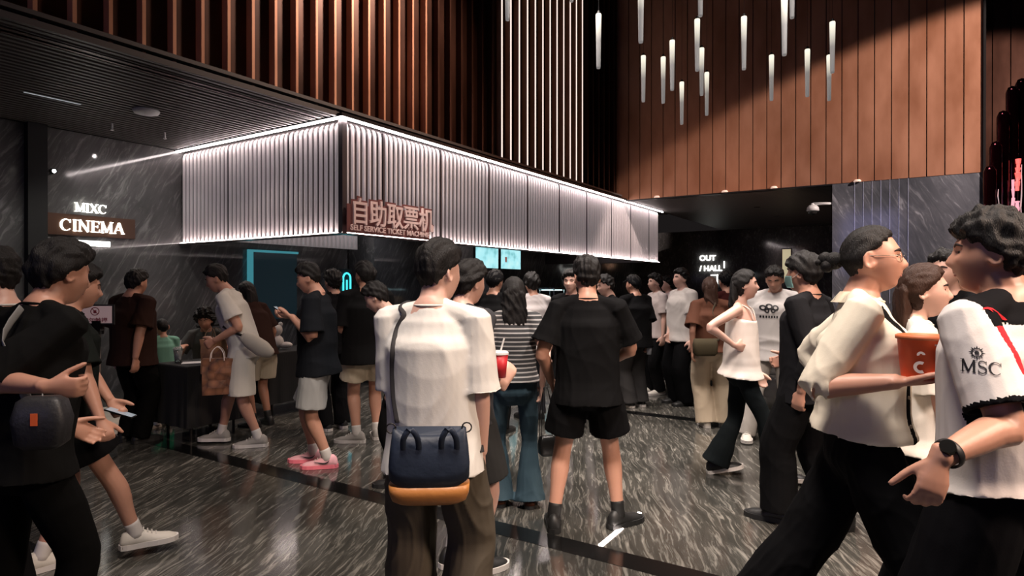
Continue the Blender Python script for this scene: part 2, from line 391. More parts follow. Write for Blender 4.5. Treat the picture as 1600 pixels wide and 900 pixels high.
# illuminated cinema sign on the marble wall
cs = thing('cinema_sign', 'glowing white sign reading MIXC CINEMA on a brown plate on the marble wall', 'sign', bw(4.22, WY, 2.37), ANG)
def onwall(bmw, m, name, x, z, parent, y=-.03, ysc=1):
    me = mesh_of(name, bmw) if not isinstance(bmw, bpy.types.Mesh) else bmw
    for v in me.vertices: v.co = Vector((v.co.x + x, y - v.co.z, v.co.y * ysc + z))
    return obj(name, me, m, parent)
bm = bmesh.new(); bx(bm, -.57, .57, -.03, 0, -.12, .17); obj('plate', bm, M_plate, cs)
wv = serif_word('CINEMA', .160, .02)
onwall(wv, M_sign, 'letters', .0, -.06, cs, -.034)
onwall(serif_word('MIXC', .125, .02), M_sign, 'letters', -.02, .215, cs, -.02)
bm = bmesh.new(); bx(bm, -.23, .23, -.022, -.006, -.255, -.18); obj('lightbox', bm, M_signsm, cs)
t = text_mesh('EXCLUSIVE', .075, .002); 
for v in t.vertices: v.co.x *= 1.0
onwall(t, mat('sign_grey', (.25, .24, .2), .5), 'lettering', 0, -.242, cs, -.0235)

# far hall sign
hs = thing('hall_sign', 'small glowing white OUT HALL lettering on the far marble wall', 'sign', bw(24.97, 7.14, 2.1), ANG)
def far_text(s, size, dy, dz, name='lettering'):
    me = text_mesh(s, size, .015, 'LEFT', .006)
    for v in me.vertices: v.co = Vector((-.02 - v.co.z, -v.co.x + dy, v.co.y + dz))
    obj(name, me, M_signsm, hs)

far_text('OUT', .30, 0, .46); far_text('/ HALL', .30, 0, .05)
bm = bmesh.new(); bx(bm, -.03, -.005, -.98, -.94, .15, .42); bx(bm, -.03, -.005, -.72, -.68, -.5, -.1); bx(bm, -.03, -.005, -.72, -.45, -.14, -.1)
obj('arrow', bm, M_signsm, hs)

# ------------------------------------------------------------------ props of the hall
def hall(name, label, cat, x, y, z=0, group=None, rz=0): return thing(name, label, cat, bw(x, y, z), ANG + rz, group)
# pendants: (px, top, bottom, depth)
M_rod = bpy.data.materials.new('pendant_rod'); nt, N, L, b = nodes_of(M_rod)
tc = N.new('ShaderNodeTexCoord'); sx = N.new('ShaderNodeSeparateXYZ'); L.new(tc.outputs['Generated'], sx.inputs[0])
rr = ramp(N, [(0, (.12, .115, .11)), (.5, (.18, .165, .15)), (.95, (1, .93, .75))]); L.new(sx.outputs[2], rr.inputs[0])
L.new(rr.outputs[0], b.inputs['Emission Color']); b.inputs['Emission Strength'].default_value = 1.15
b.inputs['Base Color'].default_value = (.5, .5, .5, 1); b.inputs['Roughness'].default_value = .2
M_cap = mat('pendant_cap', (.8, .8, .8), .3, .6)
M_cord = mat('pendant_cord', (.02, .02, .02), .5)
PEND = [(935, 22, 108), (1001, -30, 68), (1005, 87, 160), (1036, 89, 162), (1050, 63, 142), (1065, 128, 195), (1089, 30, 112), (1094, -60, 27), (1096, 75, 150), (1104, 113, 181),
        (1162, 26, 110), (1205, 86, 158), (1225, -6, 88), (1237, -58, 30), (1261, 77, 152), (1300, 34, 115), (1295, 86, 158), (793, -56, 33), (893, -75, 4)]
pl = ['furthest left, cut off by the top edge over the fins', '']
PL = {935: 'alone in front of the bright fins', 1001: 'long one cut by the top edge, first right of the fins', 1005: 'hanging just below the long one beside the fins', 1036: 'short one left of the pair near the middle',
      1050: 'slightly higher than its short left neighbour', 1065: 'lowest of the whole cluster', 1089: 'middle of the overlapping stack of three', 1094: 'top of the overlapping stack, cut by the top edge', 1096: 'bottom of the overlapping stack of three',
      1104: 'low one just right of the overlapping stack', 1162: 'standing alone between the two groups', 1205: 'low one left of the longest right hand rod', 1225: 'longest on the right, cut by the top edge',
      1237: 'its lower tip only, at the top edge beside the longest rod', 1261: 'centre of the right hand group', 1300: 'tall one at the right end of the group', 1295: 'lower one overlapping the right end rod', 793: 'lower tip only, in front of the first bright fin', 893: 'tip only, at the top edge above the bright fins'}
for (px, a, b_, ) in PEND:
    d = .55 * F / (b_ - a)
    p = W(px, b_, d)
    t = thing('pendant_lamp', 'glowing rod pendant, ' + PL[px], 'pendant lamp', p, 0, 'glass rod pendant lamps')
    bm = bmesh.new(); lathe(bm, [(.001, 0), (.018, .003), (.021, .02), (.025, .3), (.029, .53), (.027, .545), (.001, .55)], 14); obj('rod', bm, M_rod, t, smooth=True)
    bm = bmesh.new(); cyl(bm, (0, 0, .545), (0, 0, .575), .02, .012, 12); obj('cap', bm, M_cord, t)
    bm = bmesh.new(); cyl(bm, (0, 0, .57), (0, 0, 9.4 - p.z), .0015, None, 6); obj('cord', bm, M_cord, t)

# ceiling fittings on the low ceiling
def on_ceiling(px, py, z=None):
    z = HC if z is None else z
    d = (z - CAM_H) * F / (HOR - py); return Vector(((px - 800) / F * d, d, z))
p = on_ceiling(229, 172); t = thing('ceiling_speaker', 'round white disc fitting on the low slatted ceiling', 'ceiling fitting', p)
bm = bmesh.new(); lathe(bm, [(.14, 0), (.15, -.015), (.13, -.045), (.0005, -.055)], 28); obj('cover', bm, M_white, t, smooth=True)
bm = bmesh.new(); lathe(bm, [(.10, 0), (.10, .02), (.0005, .02)], 20); obj('mount', bm, M_dark_metal, t)
for px, py, lb in ((176, 193, 'nearer small sprinkler head hanging from the low ceiling'), (258, 207, 'further small sprinkler head hanging near the canopy')):
    p = on_ceiling(px, py); t = thing('sprinkler', lb, 'sprinkler', p, 0, 'sprinklers of the low ceiling')
    bm = bmesh.new(); cyl(bm, (0, 0, -.07), (0, 0, 0), .012); obj('stem', bm, M_cap, t)
    bm = bmesh.new(); lathe(bm, [(.0005, -.10), (.022, -.09), (.022, -.085), (.008, -.07), (.0005, -.07)], 12); obj('head', bm, M_cap, t)
p = on_ceiling(84, 154); bm = bmesh.new(); bx(bm, -.28, .28, -.012, .012, -.004, .0)
tag(obj('linear_light', bm, mat('dim_led', (.6, .6, .6), .5, emit=(.8, .85, .9), es=.35), None, p, ANG), 'thin dim slot light in the low dark ceiling at far left', 'slot light')
wl = hall('wall_glint', 'tiny glowing disc added for a downlight mirrored in the marble wall beside the black pillar', 'lamp', 3.74, WY - .02, 3.1)  # added glowing disc stands in for a mirrored downlight
bm = bmesh.new(); cyl(bm, (0, .02, 0), (0, -.03, 0), .035); obj('housing', bm, M_dark_metal, wl)
bm = bmesh.new(); cyl(bm, (0, -.03, 0), (0, -.035, 0), .024); obj('lens', bm, mat('lens', (1, 1, 1), .5, emit=(.95, 1, 1), es=8), wl)
# security camera on the marble edge
sc_ = hall('security_camera', 'white dome security camera on an arm at the marble wall edge', 'security camera', RX - .02, RY1 + .05, 3.28)
bm = bmesh.new(); cyl(bm, (.05, -.1, .0), (.0, .32, .02), .028, .03); cyl(bm, (0, .32, .03), (0, .32, -.05), .035, .05); obj('arm', bm, M_white, sc_, smooth=True)
bm = bmesh.new(); lathe(bm, [(.0005, .0), (.07, -.01), (.115, -.06), (.125, -.13), (.10, -.14), (.0005, -.14)], 24, (0, .32)); obj('housing', bm, M_white, sc_, smooth=True)
bm = bmesh.new(); lathe(bm, [(.0005, -.22), (.05, -.21), (.085, -.17), (.09, -.14), (.0005, -.14)], 24, (0, .32)); obj('dome', bm, mat('dome_glass', (.02, .02, .02), .05), sc_, smooth=True)
# ceiling spots of the corridor
for px, py, lb in ((1183, 324, 'left small recessed spot in the dark corridor ceiling'), (1214, 338, 'right, brighter recessed spot in the dark corridor ceiling')):
    p = on_ceiling(px, py); t = thing('recessed_spot', lb, 'spotlight', p, 0, 'corridor ceiling spots')
    bm = bmesh.new(); lathe(bm, [(.0005, -.012), (.06, -.012), (.06, 0), (.0005, 0)], 16); obj('lens', bm, mat('spot_lens', (1, 1, 1), .5, emit=(.9, 1, 1), es=2.5), t)
    bm = bmesh.new(); lathe(bm, [(.062, -.014), (.09, -.010), (.09, 0), (.062, 0)], 16); obj('ring', bm, M_dark_metal, t)
# bank of small copper wall uplights along the lower edge of the copper wall
for i, y in enumerate((5.2, 3.6, 2.55, .95)):
    t = hall('wall_light', ['small downlight under the copper wall beside the canopy end', 'small downlight under the copper wall, second from the canopy', 'small downlight under the copper wall above the corridor', 'small downlight under the copper wall above the marble'][i], 'lamp', RX - .04, y, HC - .0, 'small lights under the copper wall')
    bm = bmesh.new(); lathe(bm, [(.0005, .05), (.05, .045), (.07, .02), (.07, -.0), (.0005, -.0)], 16); obj('shade', bm, mat('warm_lamp', (.8, .6, .5), .4, emit=(1, .7, .55), es=.5), t, smooth=True)
    bm = bmesh.new(); bx(bm, -.02, .03, -.03, .03, -.02, .0); obj('bracket', bm, M_dark_metal, t)

# polished dark red slat sculpture at the right edge
sp = thing('mirror_slat_sculpture', 'glossy dark red stepped structure of mirror polished vertical tubes at the right edge', 'sculpture', W(1597, 447, 6.0) - Vector((0, 0, 1.55)), R(20))
M_redm = mat('red_mirror', (.045, .005, .010), .07, .85, bump=.15, bscale=5, stretch=(6, 6, .8))
for i in range(11):
    u = i / 10
    bm = bmesh.new(); xx = -.46 + .105 * i; zt = [2.68, 2.92, 3.22, 3.46, 3.54, 3.56, 3.57, 3.58, 3.58, 3.58, 3.58][i]
    zb = 0 if i < 7 else 0
    lathe(bm, [(.052, .0), (.052, zt - .06), (.035, zt - .015), (.0005, zt)], 14, (xx, .02 * math.sin(i))); obj('tube', bm, M_redm, sp, smooth=True)
bm = bmesh.new(); bx(bm, -.51, .65, .05, .09, 0, 2.3); obj('back_panel', bm, M_black, sp)
bm = bmesh.new()
bm.free()
rl = random.Random(5)  # glowing streaks below imitate reflections on the polished tubes
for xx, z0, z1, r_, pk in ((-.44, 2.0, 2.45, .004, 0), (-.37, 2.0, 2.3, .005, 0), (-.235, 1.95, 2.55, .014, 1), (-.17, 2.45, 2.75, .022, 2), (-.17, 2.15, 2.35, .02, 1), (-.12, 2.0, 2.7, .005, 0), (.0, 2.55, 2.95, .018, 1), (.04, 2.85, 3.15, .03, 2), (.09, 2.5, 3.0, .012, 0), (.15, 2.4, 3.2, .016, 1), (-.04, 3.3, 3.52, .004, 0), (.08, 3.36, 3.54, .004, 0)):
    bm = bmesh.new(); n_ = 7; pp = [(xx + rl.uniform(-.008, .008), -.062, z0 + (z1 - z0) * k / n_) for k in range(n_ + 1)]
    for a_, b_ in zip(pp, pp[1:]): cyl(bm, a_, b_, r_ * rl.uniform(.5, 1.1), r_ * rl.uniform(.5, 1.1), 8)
    obj('reflection_streak', bm, mat('pink_streak%d' % pk, (1, .4, .4), .5, emit=((.9, .75, .75), (1, .45, .55), (1, .12, .10))[pk], es=(.5, .9, 1.3)[pk]), sp)

# cyan display on the wall behind the tables
M_cy = mat('cyan_screen', (0, 0, 0), .3, emit=(.10, .50, .60), es=.42)
M_cyd = mat('cyan_dim', (0.01, .02, .03), .2, emit=(.10, .22, .28), es=.05)
lb = hall('light_box', 'tall blue-green lit display frame on the marble wall behind the tables', 'display', 6.64, WY - .06, .95)
bm = bmesh.new(); bx(bm, 0, .10, -.02, .02, 0, 1.24); bx(bm, .10, 1.05, -.02, .02, 1.20, 1.24); obj('glow_edge', bm, M_cy, lb)
bm = bmesh.new(); bx(bm, .10, 1.03, .0, .04, 0, 1.20); obj('panel', bm, M_cyd, lb)
# block with dark polished faces that mirrors the sign
blk = hall('stone_core', 'dark polished stone core block under the canopy', 'wall block', 8.95, 9.0, 0)
bm = bmesh.new(); bx(bm, 0, 2.4, -.0, .72, 0, HC - .02); obj('core', bm, M_wall, blk); blk['kind'] = 'structure'
neon = hall('neon_sign', 'small cyan neon tube sign on the dark wall behind the black shirts', 'neon sign', 8.32, 9.2, 1.50)
bm = bmesh.new()
for q in range(10):
    a0, a1 = math.pi * q / 9, math.pi * (q + 1) / 9
    if q < 9: cyl(bm, (.10 - .09 * math.cos(a0), 0, .20 + .10 * math.sin(a0)), (.10 - .09 * math.cos(a1), 0, .20 + .10 * math.sin(a1)), .016, None, 8)
cyl(bm, (.01, 0, .2), (.01, 0, -.05), .016); cyl(bm, (.19, 0, .2), (.19, 0, -.05), .016); cyl(bm, (.10, 0, .17), (.10, 0, -.02), .014)
M_neon = mat('neon', (0, 0, 0), .5, emit=(.05, .75, .9), es=2.2)
obj('tube', bm, M_neon, neon)
bm = bmesh.new(); cyl(bm, (-.2, 0, .3), (-.17, 0, .1), .014); obj('tube', bm, M_neon, neon)
bm = bmesh.new(); bx(bm, -.25, .25, .02, .04, -.12, .38); obj('panel', bm, M_black, neon)
bm = bmesh.new(); bx(bm, -.03, .03, .04, .4, -1.50, .3); obj('stand', bm, M_black, neon)

# menu screens hung under the canopy
for i, (x0, wd, la) in enumerate(((10.84, .90, 'left bright cyan menu screen hanging under the canopy'), (11.82, .88, 'right bright cyan menu screen with a small drink picture'))):
    t = hall('menu_screen', la, 'screen', x0, 7.9, 1.96, 'menu screens over the counter')
    bm = bmesh.new(); bx(bm, 0, wd, 0, .05, -.03, .50); obj('casing', bm, M_black, t)
    m = bpy.data.materials.new('menu_image'); nt, N, L, b = nodes_of(m); tc = N.new('ShaderNodeTexCoord'); nn = N.new('ShaderNodeTexNoise'); nn.inputs['Scale'].default_value = 3.5 + i
    L.new(tc.outputs['Object'], nn.inputs[0]); r_ = ramp(N, [(.30, (.20, .55, .58)), (.48, (.42, .86, .92)), (.7, (.55, .93, .95))]); L.new(nn.outputs[0], r_.inputs[0]); L.new(r_.outputs[0], b.inputs['Emission Color']); b.inputs['Emission Strength'].default_value = 1.0; b.inputs['Base Color'].default_value = (0, 0, 0, 1)
    bm = bmesh.new(); bx(bm, .02, wd - .02, -.006, 0, -.01, .48); obj('display', bm, m, t)
    bm = bmesh.new(); cyl(bm, (wd / 2, .03, .5), (wd / 2, .03, 1.65), .015); obj('bracket', bm, M_black, t)
    if i:
        bm = bmesh.new(); lathe(bm, [(.001, .14), (.03, .14), (.045, .26), (.001, .26)], 10, (.22, -.004)); 
        for v in bm.verts: v.co.y = -.0065 + (v.co.y + .004) * .02
        obj('drink_picture', bm, mat('pic', (.1, .05, .05), .5, emit=(.5, .15, .12), es=.5), t)

# counter
ct = hall('service_counter', 'long dark service counter with a pale lit top under the canopy', 'counter', 7.2, CY0 + .35, 0)
bm = bmesh.new(); bx(bm, 0, 9.6, 0, .6, .08, 1.0); obj('body', bm, M_wall, ct)
bm = bmesh.new(); bx(bm, -.04, 9.64, -.05, .64, 1.0, 1.05); obj('worktop', bm, mat('worktop', (.35, .33, .33), .2), ct)
bm = bmesh.new(); bx(bm, .04, 9.56, .05, .55, 0, .08); obj('plinth', bm, M_black, ct)
bm = bmesh.new(); bx(bm, 0, 9.6, -.012, -.0, .90, .915); obj('light_strip', bm, mat('cled', (1, 1, 1), .5, emit=(1, .85, .8), es=3), ct)
wc = hall('popcorn_warmer', 'lit glass popcorn display on the counter beside the black shirt man', 'popcorn display', 12.0, CY0 + .60, 1.05)
bm = bmesh.new(); bx(bm, -.25, .25, -.2, .2, 0, .05); bx(bm, -.25, .25, -.2, .2, .42, .46)
for sx_ in (-.24, .22):
    for sy_ in (-.19, .17): bx(bm, sx_, sx_ + .02, sy_, sy_ + .02, .05, .42)
obj('case', bm, mat('steel', (.5, .5, .5), .25, .8), wc)
bm = bmesh.new(); bx(bm, -.2, .2, -.15, .15, .405, .418); obj('lamp', bm, mat('warmer_lamp', (1, 1, 1), .5, emit=(.6, .95, 1), es=4), wc)
rnd = random.Random(3)
bm = bmesh.new()
for k in range(160):
    r = .022; c = (rnd.uniform(-.2, .2), rnd.uniform(-.16, .16), .07 + abs(rnd.gauss(0, .07)))
    bmesh.ops.create_icosphere(bm, subdivisions=1, radius=r, matrix=Matrix.Translation(c))
o = obj('popcorn', bm, mat('popcorn', (.85, .40, .16), .7), wc); o['kind'] = 'stuff'
yl = hall('lit_panel', 'small cream lit door panel deep in the corridor', 'light panel', 21.0, 3.3, .8)
bm = bmesh.new(); bx(bm, -.02, .0, -.12, .12, .9, 1.9); obj('panel', bm, mat('cream_lit', (.8, .7, .4), .5, emit=(1, .86, .55), es=.45), yl)
bm = bmesh.new(); bx(bm, .0, .06, -.16, .16, -.8, 1.94); obj('frame', bm, M_dark_metal, yl)
# video wall behind the camera, seen only mirrored in the right hand marble
vw = hall('video_wall', 'blue violet video wall mirrored in the right hand marble wall', 'screen', -7.9, .6, 2.2)
m = bpy.data.materials.new('video_image'); nt, N, L, b = nodes_of(m); tc = N.new('ShaderNodeTexCoord'); mp = N.new('ShaderNodeMapping'); mp.inputs['Scale'].default_value = (1, 2.0, 5); L.new(tc.outputs['Object'], mp.inputs[0])
nn = N.new('ShaderNodeTexNoise'); nn.inputs['Scale'].default_value = 1.6; nn.inputs['Detail'].default_value = 3; L.new(mp.outputs[0], nn.inputs[0])
r_ = ramp(N, [(.40, (.02, .02, .04)), (.52, (.25, .25, .75)), (.64, (.75, .75, 1)), (.74, (1, .5, .4))]); L.new(nn.outputs[0], r_.inputs[0]); L.new(r_.outputs[0], b.inputs['Emission Color']); b.inputs['Emission Strength'].default_value = 4.5
bm = bmesh.new(); bx(bm, .0, .05, 0, 2.6, 0, 3.2); obj('display', bm, m, vw)
bm = bmesh.new(); bx(bm, -.08, .0, -.05, 2.65, -.05, 3.25); obj('casing', bm, M_black, vw)

# stanchion with the framed do-not-touch notice
st = thing('notice_stand', 'small framed do not touch notice on a steel post beside the brown shirt', 'notice stand', W(152, 447, 5.6) - Vector((0, 0, 1.55)), R(8))
bm = bmesh.new(); cyl(bm, (0, 0, .02), (0, 0, 1.16), .026); obj('post', bm, mat('post_steel', (.35, .30, .27), .35, .7), st, smooth=True)
bm = bmesh.new(); lathe(bm, [(.15, 0), (.15, .012), (.04, .025), (.0005, .025)], 28); obj('base', bm, M_black, st)
bm = bmesh.new(); cyl(bm, (0, 0, 1.12), (0, 0, 1.24), .05); bx(bm, -.015, .05, -.06, .02, 1.15, 1.24); obj('clamp', bm, M_black_stone, st)
bm = bmesh.new(); bx(bm, -.155, .155, -.035, -.015, 1.205, 1.385); obj('frame', bm, M_black, st)
bm = bmesh.new(); bx(bm, -.138, .138, -.040, -.035, 1.218, 1.372); obj('sheet', bm, mat('sheet', (.55, .42, .42), .5, emit=(.6, .42, .42), es=.15), st)
M_rp = mat('red_print', (.22, .02, .03), .5)
t = text_mesh('请勿触摸', .042, .0005, 'CENTER', .0008)
for v in t.vertices: v.co = Vector((v.co.x * 1.25, -.0412 - v.co.z, v.co.y + 1.232))
obj('lettering', t, M_rp, st)
bm = bmesh.new()
for q in range(24):
    a0, a1 = 2 * math.pi * q / 24, 2 * math.pi * (q + 1) / 24
    cyl(bm, (.034 * math.cos(a0), -.0415, 1.325 + .034 * math.sin(a0)), (.034 * math.cos(a1), -.0415, 1.325 + .034 * math.sin(a1)), .0035, None, 6)
cyl(bm, (-.024, -.0415, 1.349), (.024, -.0415, 1.301), .003, None, 6); bx(bm, -.012, .012, -.043, -.041, 1.308, 1.335)
obj('symbol', bm, M_rp, st)

# tables under black cloths
def cloth_table(name, label, wpos, rz, lx, ly, h):
    t = thing(name, label, 'table', wpos, rz, 'ticket tables under black cloth')
    bm = bmesh.new(); bx(bm, -lx / 2 + .02, lx / 2 - .02, -ly / 2 + .02, ly / 2 - .02, h - .03, h - .004); obj('tabletop', bm, mat('tabletop', (.5, .5, .5), .4), t, bevel=.004)
    bm = bmesh.new(); n = 120; rings = []
    per = 2 * (lx + ly)
    for (z, sc_) in ((h, .0), (h, 1.), (h - .012, 1.02), (h * .6, 1.04), (.16, 1.08)):
        ring = []
        for k in range(n):
            s = per * k / n
            if s < lx: p = (-lx / 2 + s, -ly / 2)
            elif s < lx + ly: p = (lx / 2, -ly / 2 + s - lx)
            elif s < 2 * lx + ly: p = (lx / 2 - (s - lx - ly), ly / 2)
            else: p = (-lx / 2, ly / 2 - (s - 2 * lx - ly))
            f = 1 + (h - z) * .05 * math.sin(k * .9 + 2 * math.sin(k * .21)) if sc_ > 1.03 else 1
            ring.append((p[0] * sc_ * f, p[1] * sc_ * f, z))
        if sc_ == 0: c0 = bm.verts.new((0, 0, z)); continue
        ring = [bm.verts.new(v) for v in ring]
        if not rings: 
            for k in range(n): bm.faces.new((c0, ring[k], ring[(k + 1) % n]))
        else:
            for k in range(n): bm.faces.new((rings[-1][k], rings[-1][(k + 1) % n], ring[(k + 1) % n], ring[k]))
        rings.append(ring)
    obj('cloth', bm, mat('black_cloth', (.006, .006, .007), .9), t)
    for sx_ in (-1, 1):
        for sy_ in (-1, 1):
            bm = bmesh.new(); cyl(bm, (sx_ * (lx / 2 - .08), sy_ * (ly / 2 - .08), 0), (sx_ * (lx / 2 - .08), sy_ * (ly / 2 - .08), h - .03), .014, None, 8); obj('leg', bm, M_dark_metal, t)
    return t
T1 = W(314, 447, 6.5) - Vector((0, 0, 1.55)); T2 = W(452, 447, 7.9) - Vector((0, 0, 1.55))
cloth_table('ticket_table', 'table under a black cloth in front of the seated curly haired person', T1, ANG, .62, .58, .76)
cloth_table('ticket_table', 'table under a black cloth behind the man in pink trainers', T2, ANG, 1.0, .6, .76)
M_clear = mat('clear_plastic', (.8, .85, .85), .08, trans=.85)
t = thing('plastic_cup', 'clear plastic cup with a lid and straw on the black cloth table', 'cup', W(278, 563, 6.4) + Vector((0, 0, .022)))
bm = bmesh.new(); lathe(bm, [(.030, 0), (.044, .13), (.041, .13), (.028, .005)], 20); obj('cup', bm, M_clear, t, smooth=True)
bm = bmesh.new(); lathe(bm, [(.047, .13), (.047, .14), (.035, .16), (.0005, .165)], 20); obj('lid', bm, M_clear, t, smooth=True)
bm = bmesh.new(); cyl(bm, (0, 0, .05), (.03, 0, .23), .005); obj('straw', bm, M_white, t)
t.location.z = .765
# things lying on the tables
bm = bmesh.new(); bx(bm, -.12, .12, -.09, .09, 0, .004); tag(obj('paper_sheet', bm, M_white, None, T1 + Vector((.0, -.12, .766)), .4), 'white sheet of paper on the black cloth table beside the cup', 'paper')
def plush(loc, label):
    t = thing('plush_toy', label, 'toy', loc, .4)
    bm = bmesh.new(); bmesh.ops.create_uvsphere(bm, u_segments=20, v_segments=14, radius=.10, matrix=Matrix.Translation((0, 0, .09)) @ Matrix.Diagonal((1, .9, .95, 1)))
    bmesh.ops.create_uvsphere(bm, u_segments=16, v_segments=10, radius=.05, matrix=Matrix.Translation((.12, -.03, .05)) @ Matrix.Diagonal((1.6, .8, .8, 1)))
    bmesh.ops.create_uvsphere(bm, u_segments=16, v_segments=10, radius=.05, matrix=Matrix.Translation((-.12, -.03, .05)) @ Matrix.Diagonal((1.6, .8, .8, 1)))
    obj('body', bm, mat('plush', (.6, .57, .55), .9, bump=.3, bscale=120), t, smooth=True)
    bm = bmesh.new(); bmesh.ops.create_uvsphere(bm, u_segments=20, v_segments=14, radius=.085, matrix=Matrix.Translation((0, 0, .24)))
    for sx_ in (-1, 1): bmesh.ops.create_uvsphere(bm, u_segments=12, v_segments=8, radius=.028, matrix=Matrix.Translation((sx_ * .06, 0, .31)))
    obj('head', bm, mat('plush', (.6, .57, .55), .9), t, smooth=True)
plush(T2 + Vector((-.12, -.15, .765)), 'white soft toy sitting on the further black cloth table')
# black rail and boxes by the wall
br = hall('barrier_rail', 'black horizontal barrier rail behind the child in mint', 'rail', 4.75, 7.9, 0)
bm = bmesh.new(); cyl(bm, (-.1, 0, 1.02), (1.0, 0, 1.06), .018); obj('rail', bm, M_black, br)
for x_ in (-.05, .95):
    bm = bmesh.new(); cyl(bm, (x_, 0, 0), (x_, 0, 1.08), .02); obj('post', bm, M_black, br)
bm = bmesh.new(); lathe(bm, [(.9, .0), (.9, .025), (.88, .03), (.0005, .03)], 48)
pod = hall('display_platform', 'low round pale stone platform by the marble wall behind the child', 'platform', 3.35, 7.8, 0)
obj('top', bm, mat('pale_stone', (.50, .45, .38), .35, vary=.25), pod)
bm = bmesh.new(); lathe(bm, [(.88, -.0), (.88, .02), (.0005, .02)], 48); obj('base', bm, M_black, pod)

# ------------------------------------------------------------------ people
def frame(t, side):
    t = t.normalized(); a = side - t * side.dot(t)
    if a.length < 1e-4: a = t.orthogonal()
    a.normalize(); return a, t.cross(a)
def resample(P, Q, n):
    out, rad = [], []
    m = len(P)
    for i in range(m - 1):
        p0, p1, p2, p3 = P[max(i - 1, 0)], P[i], P[i + 1], P[min(i + 2, m - 1)]
        for k in range(n):
            t = k / n
            out.append(.5 * ((2 * p1) + (p2 - p0) * t + (2 * p0 - 5 * p1 + 4 * p2 - p3) * t * t + (3 * p1 - p0 - 3 * p2 + p3) * t ** 3))
            e = t * t * (3 - 2 * t); rad.append(tuple(Q[i][j] * (1 - e) + Q[i + 1][j] * e for j in (0, 1)))
    out.append(P[-1].copy()); rad.append(tuple(Q[-1][:2])); return out, rad
def tube(bm, P, Q, side=Vector((1, 0, 0)), seg=14, n=3, cup=0., sides=None, round_end=True):
    """closed lofted tube; Q = [(ra, rb)]; cup > 0 hollows the far end like a sleeve"""
    P = [Vector(p) for p in P]; Q = [(q, q) if not isinstance(q, tuple) else q for q in Q]
    if n > 1:
        pts, rad = resample(P, Q, n)
    else: pts, rad = P, Q
    m = len(pts); rings = []
    def ring(p, t, ra, rb, sd):
        a, b_ = frame(t, sd)
        return [bm.verts.new(p + a * (ra * math.cos(2 * math.pi * k / seg)) + b_ * (rb * math.sin(2 * math.pi * k / seg))) for k in range(seg)]
    for i in range(m):
        t = pts[min(i + 1, m - 1)] - pts[max(i - 1, 0)]
        sd = side if sides is None else sides[0].lerp(sides[1], i / (m - 1))
        if i == 0 and round_end: rings.append(ring(pts[0] - t.normalized() * rad[0][1] * .45, t, rad[0][0] * .6, rad[0][1] * .6, sd))
        rings.append(ring(pts[i], t, *rad[i], sd))
    T = (pts[-1] - pts[-2]).normalized(); sd = side if sides is None else sides[1]
    ra, rb = rad[-1]
    if cup:
        th = CUPW[0]
        rings.append(ring(pts[-1], T, ra - th, rb - th, sd)); rings.append(ring(pts[-1] - T * cup, T, (ra - th) * .72, (rb - th) * .72, sd))
    elif round_end: rings.append(ring(pts[-1] + T * rb * .45, T, ra * .6, rb * .6, sd))
    for A, B in zip(rings, rings[1:]):
        for k in range(seg): bm.faces.new((A[k], A[(k + 1) % seg], B[(k + 1) % seg], B[k]))
    bm.faces.new(rings[0][::-1]); bm.faces.new(rings[-1])
CUPW = [.014]
def remesh(bm, voxel, smooth=4):
    bmesh.ops.recalc_face_normals(bm, faces=bm.faces[:])
    me = bpy.data.meshes.new('tmp'); bm.to_mesh(me); bm.free()
    o = bpy.data.objects.new('tmp', me); COL.objects.link(o)
    md = o.modifiers.new('r', 'REMESH'); md.mode = 'VOXEL'; md.voxel_size = voxel; md.adaptivity = 0
    if smooth: ms = o.modifiers.new('s', 'SMOOTH'); ms.factor = .5; ms.iterations = smooth
    dg = bpy.context.evaluated_depsgraph_get(); out = bpy.data.meshes.new_from_object(o.evaluated_get(dg))
    bpy.data.objects.remove(o); bpy.data.meshes.remove(me)
    out.polygons.foreach_set('use_smooth', [True] * len(out.polygons)); return out
def coords(me):
    a = np.empty(len(me.vertices) * 3, np.float32); me.vertices.foreach_get('co', a); return a.reshape(-1, 3)
def normals(me):
    a = np.empty(len(me.vertices) * 3, np.float32); me.vertices.foreach_get('normal', a); return a.reshape(-1, 3)
def setco(me, a): me.vertices.foreach_set('co', a.astype(np.float32).ravel()); me.update()
def folds(me, amp, seed, fx=26., fz=7., rough=.05):
    fx *= .52; fz *= .7
    """cloth folds: long ridges that run mostly downwards, wandering"""
    if not len(me.vertices): return
    rs = np.random.RandomState(seed); p = coords(me); nrm = normals(me); d = np.zeros(len(p))
    warp = .05 * np.sin(p[:, 2:3] * 9 + rs.rand() * 6) + .03 * np.sin(p[:, [1]] * 17 + p[:, [0]] * 11)
    for i in range(7):
        k = rs.randn(3) * np.array([fx, fx, fz]) * (.5 + .9 * rs.rand()); ph = rs.rand() * 6.28
        s = np.sin((p + warp) @ k + ph); d += (1 - np.abs(s)) ** 2 - .4
    d /= 2.4
    d += rough * .4 * np.sin(p @ (rs.randn(3) * 60) + 1) * np.sin(p @ (rs.randn(3) * 45))
    setco(me, p + nrm * (amp * d)[:, None])
def ik(a, t, l1, l2, pole):
    a, t, pole = Vector(a), Vector(t), Vector(pole); v = t - a; d = v.length; mx = (l1 + l2) * .998
    if d > mx: t = a + v * (mx / d); v = t - a; d = mx
    u = v.normalized(); x = (l1 * l1 - l2 * l2 + d * d) / (2 * d); h = math.sqrt(max(0, l1 * l1 - x * x))
    pp = pole - u * pole.dot(u)
    if pp.length < 1e-4: pp = u.orthogonal()
    return a + u * x + pp.normalized() * h, t
def rotm(axis, deg): return Matrix.Rotation(R(deg), 3, axis)

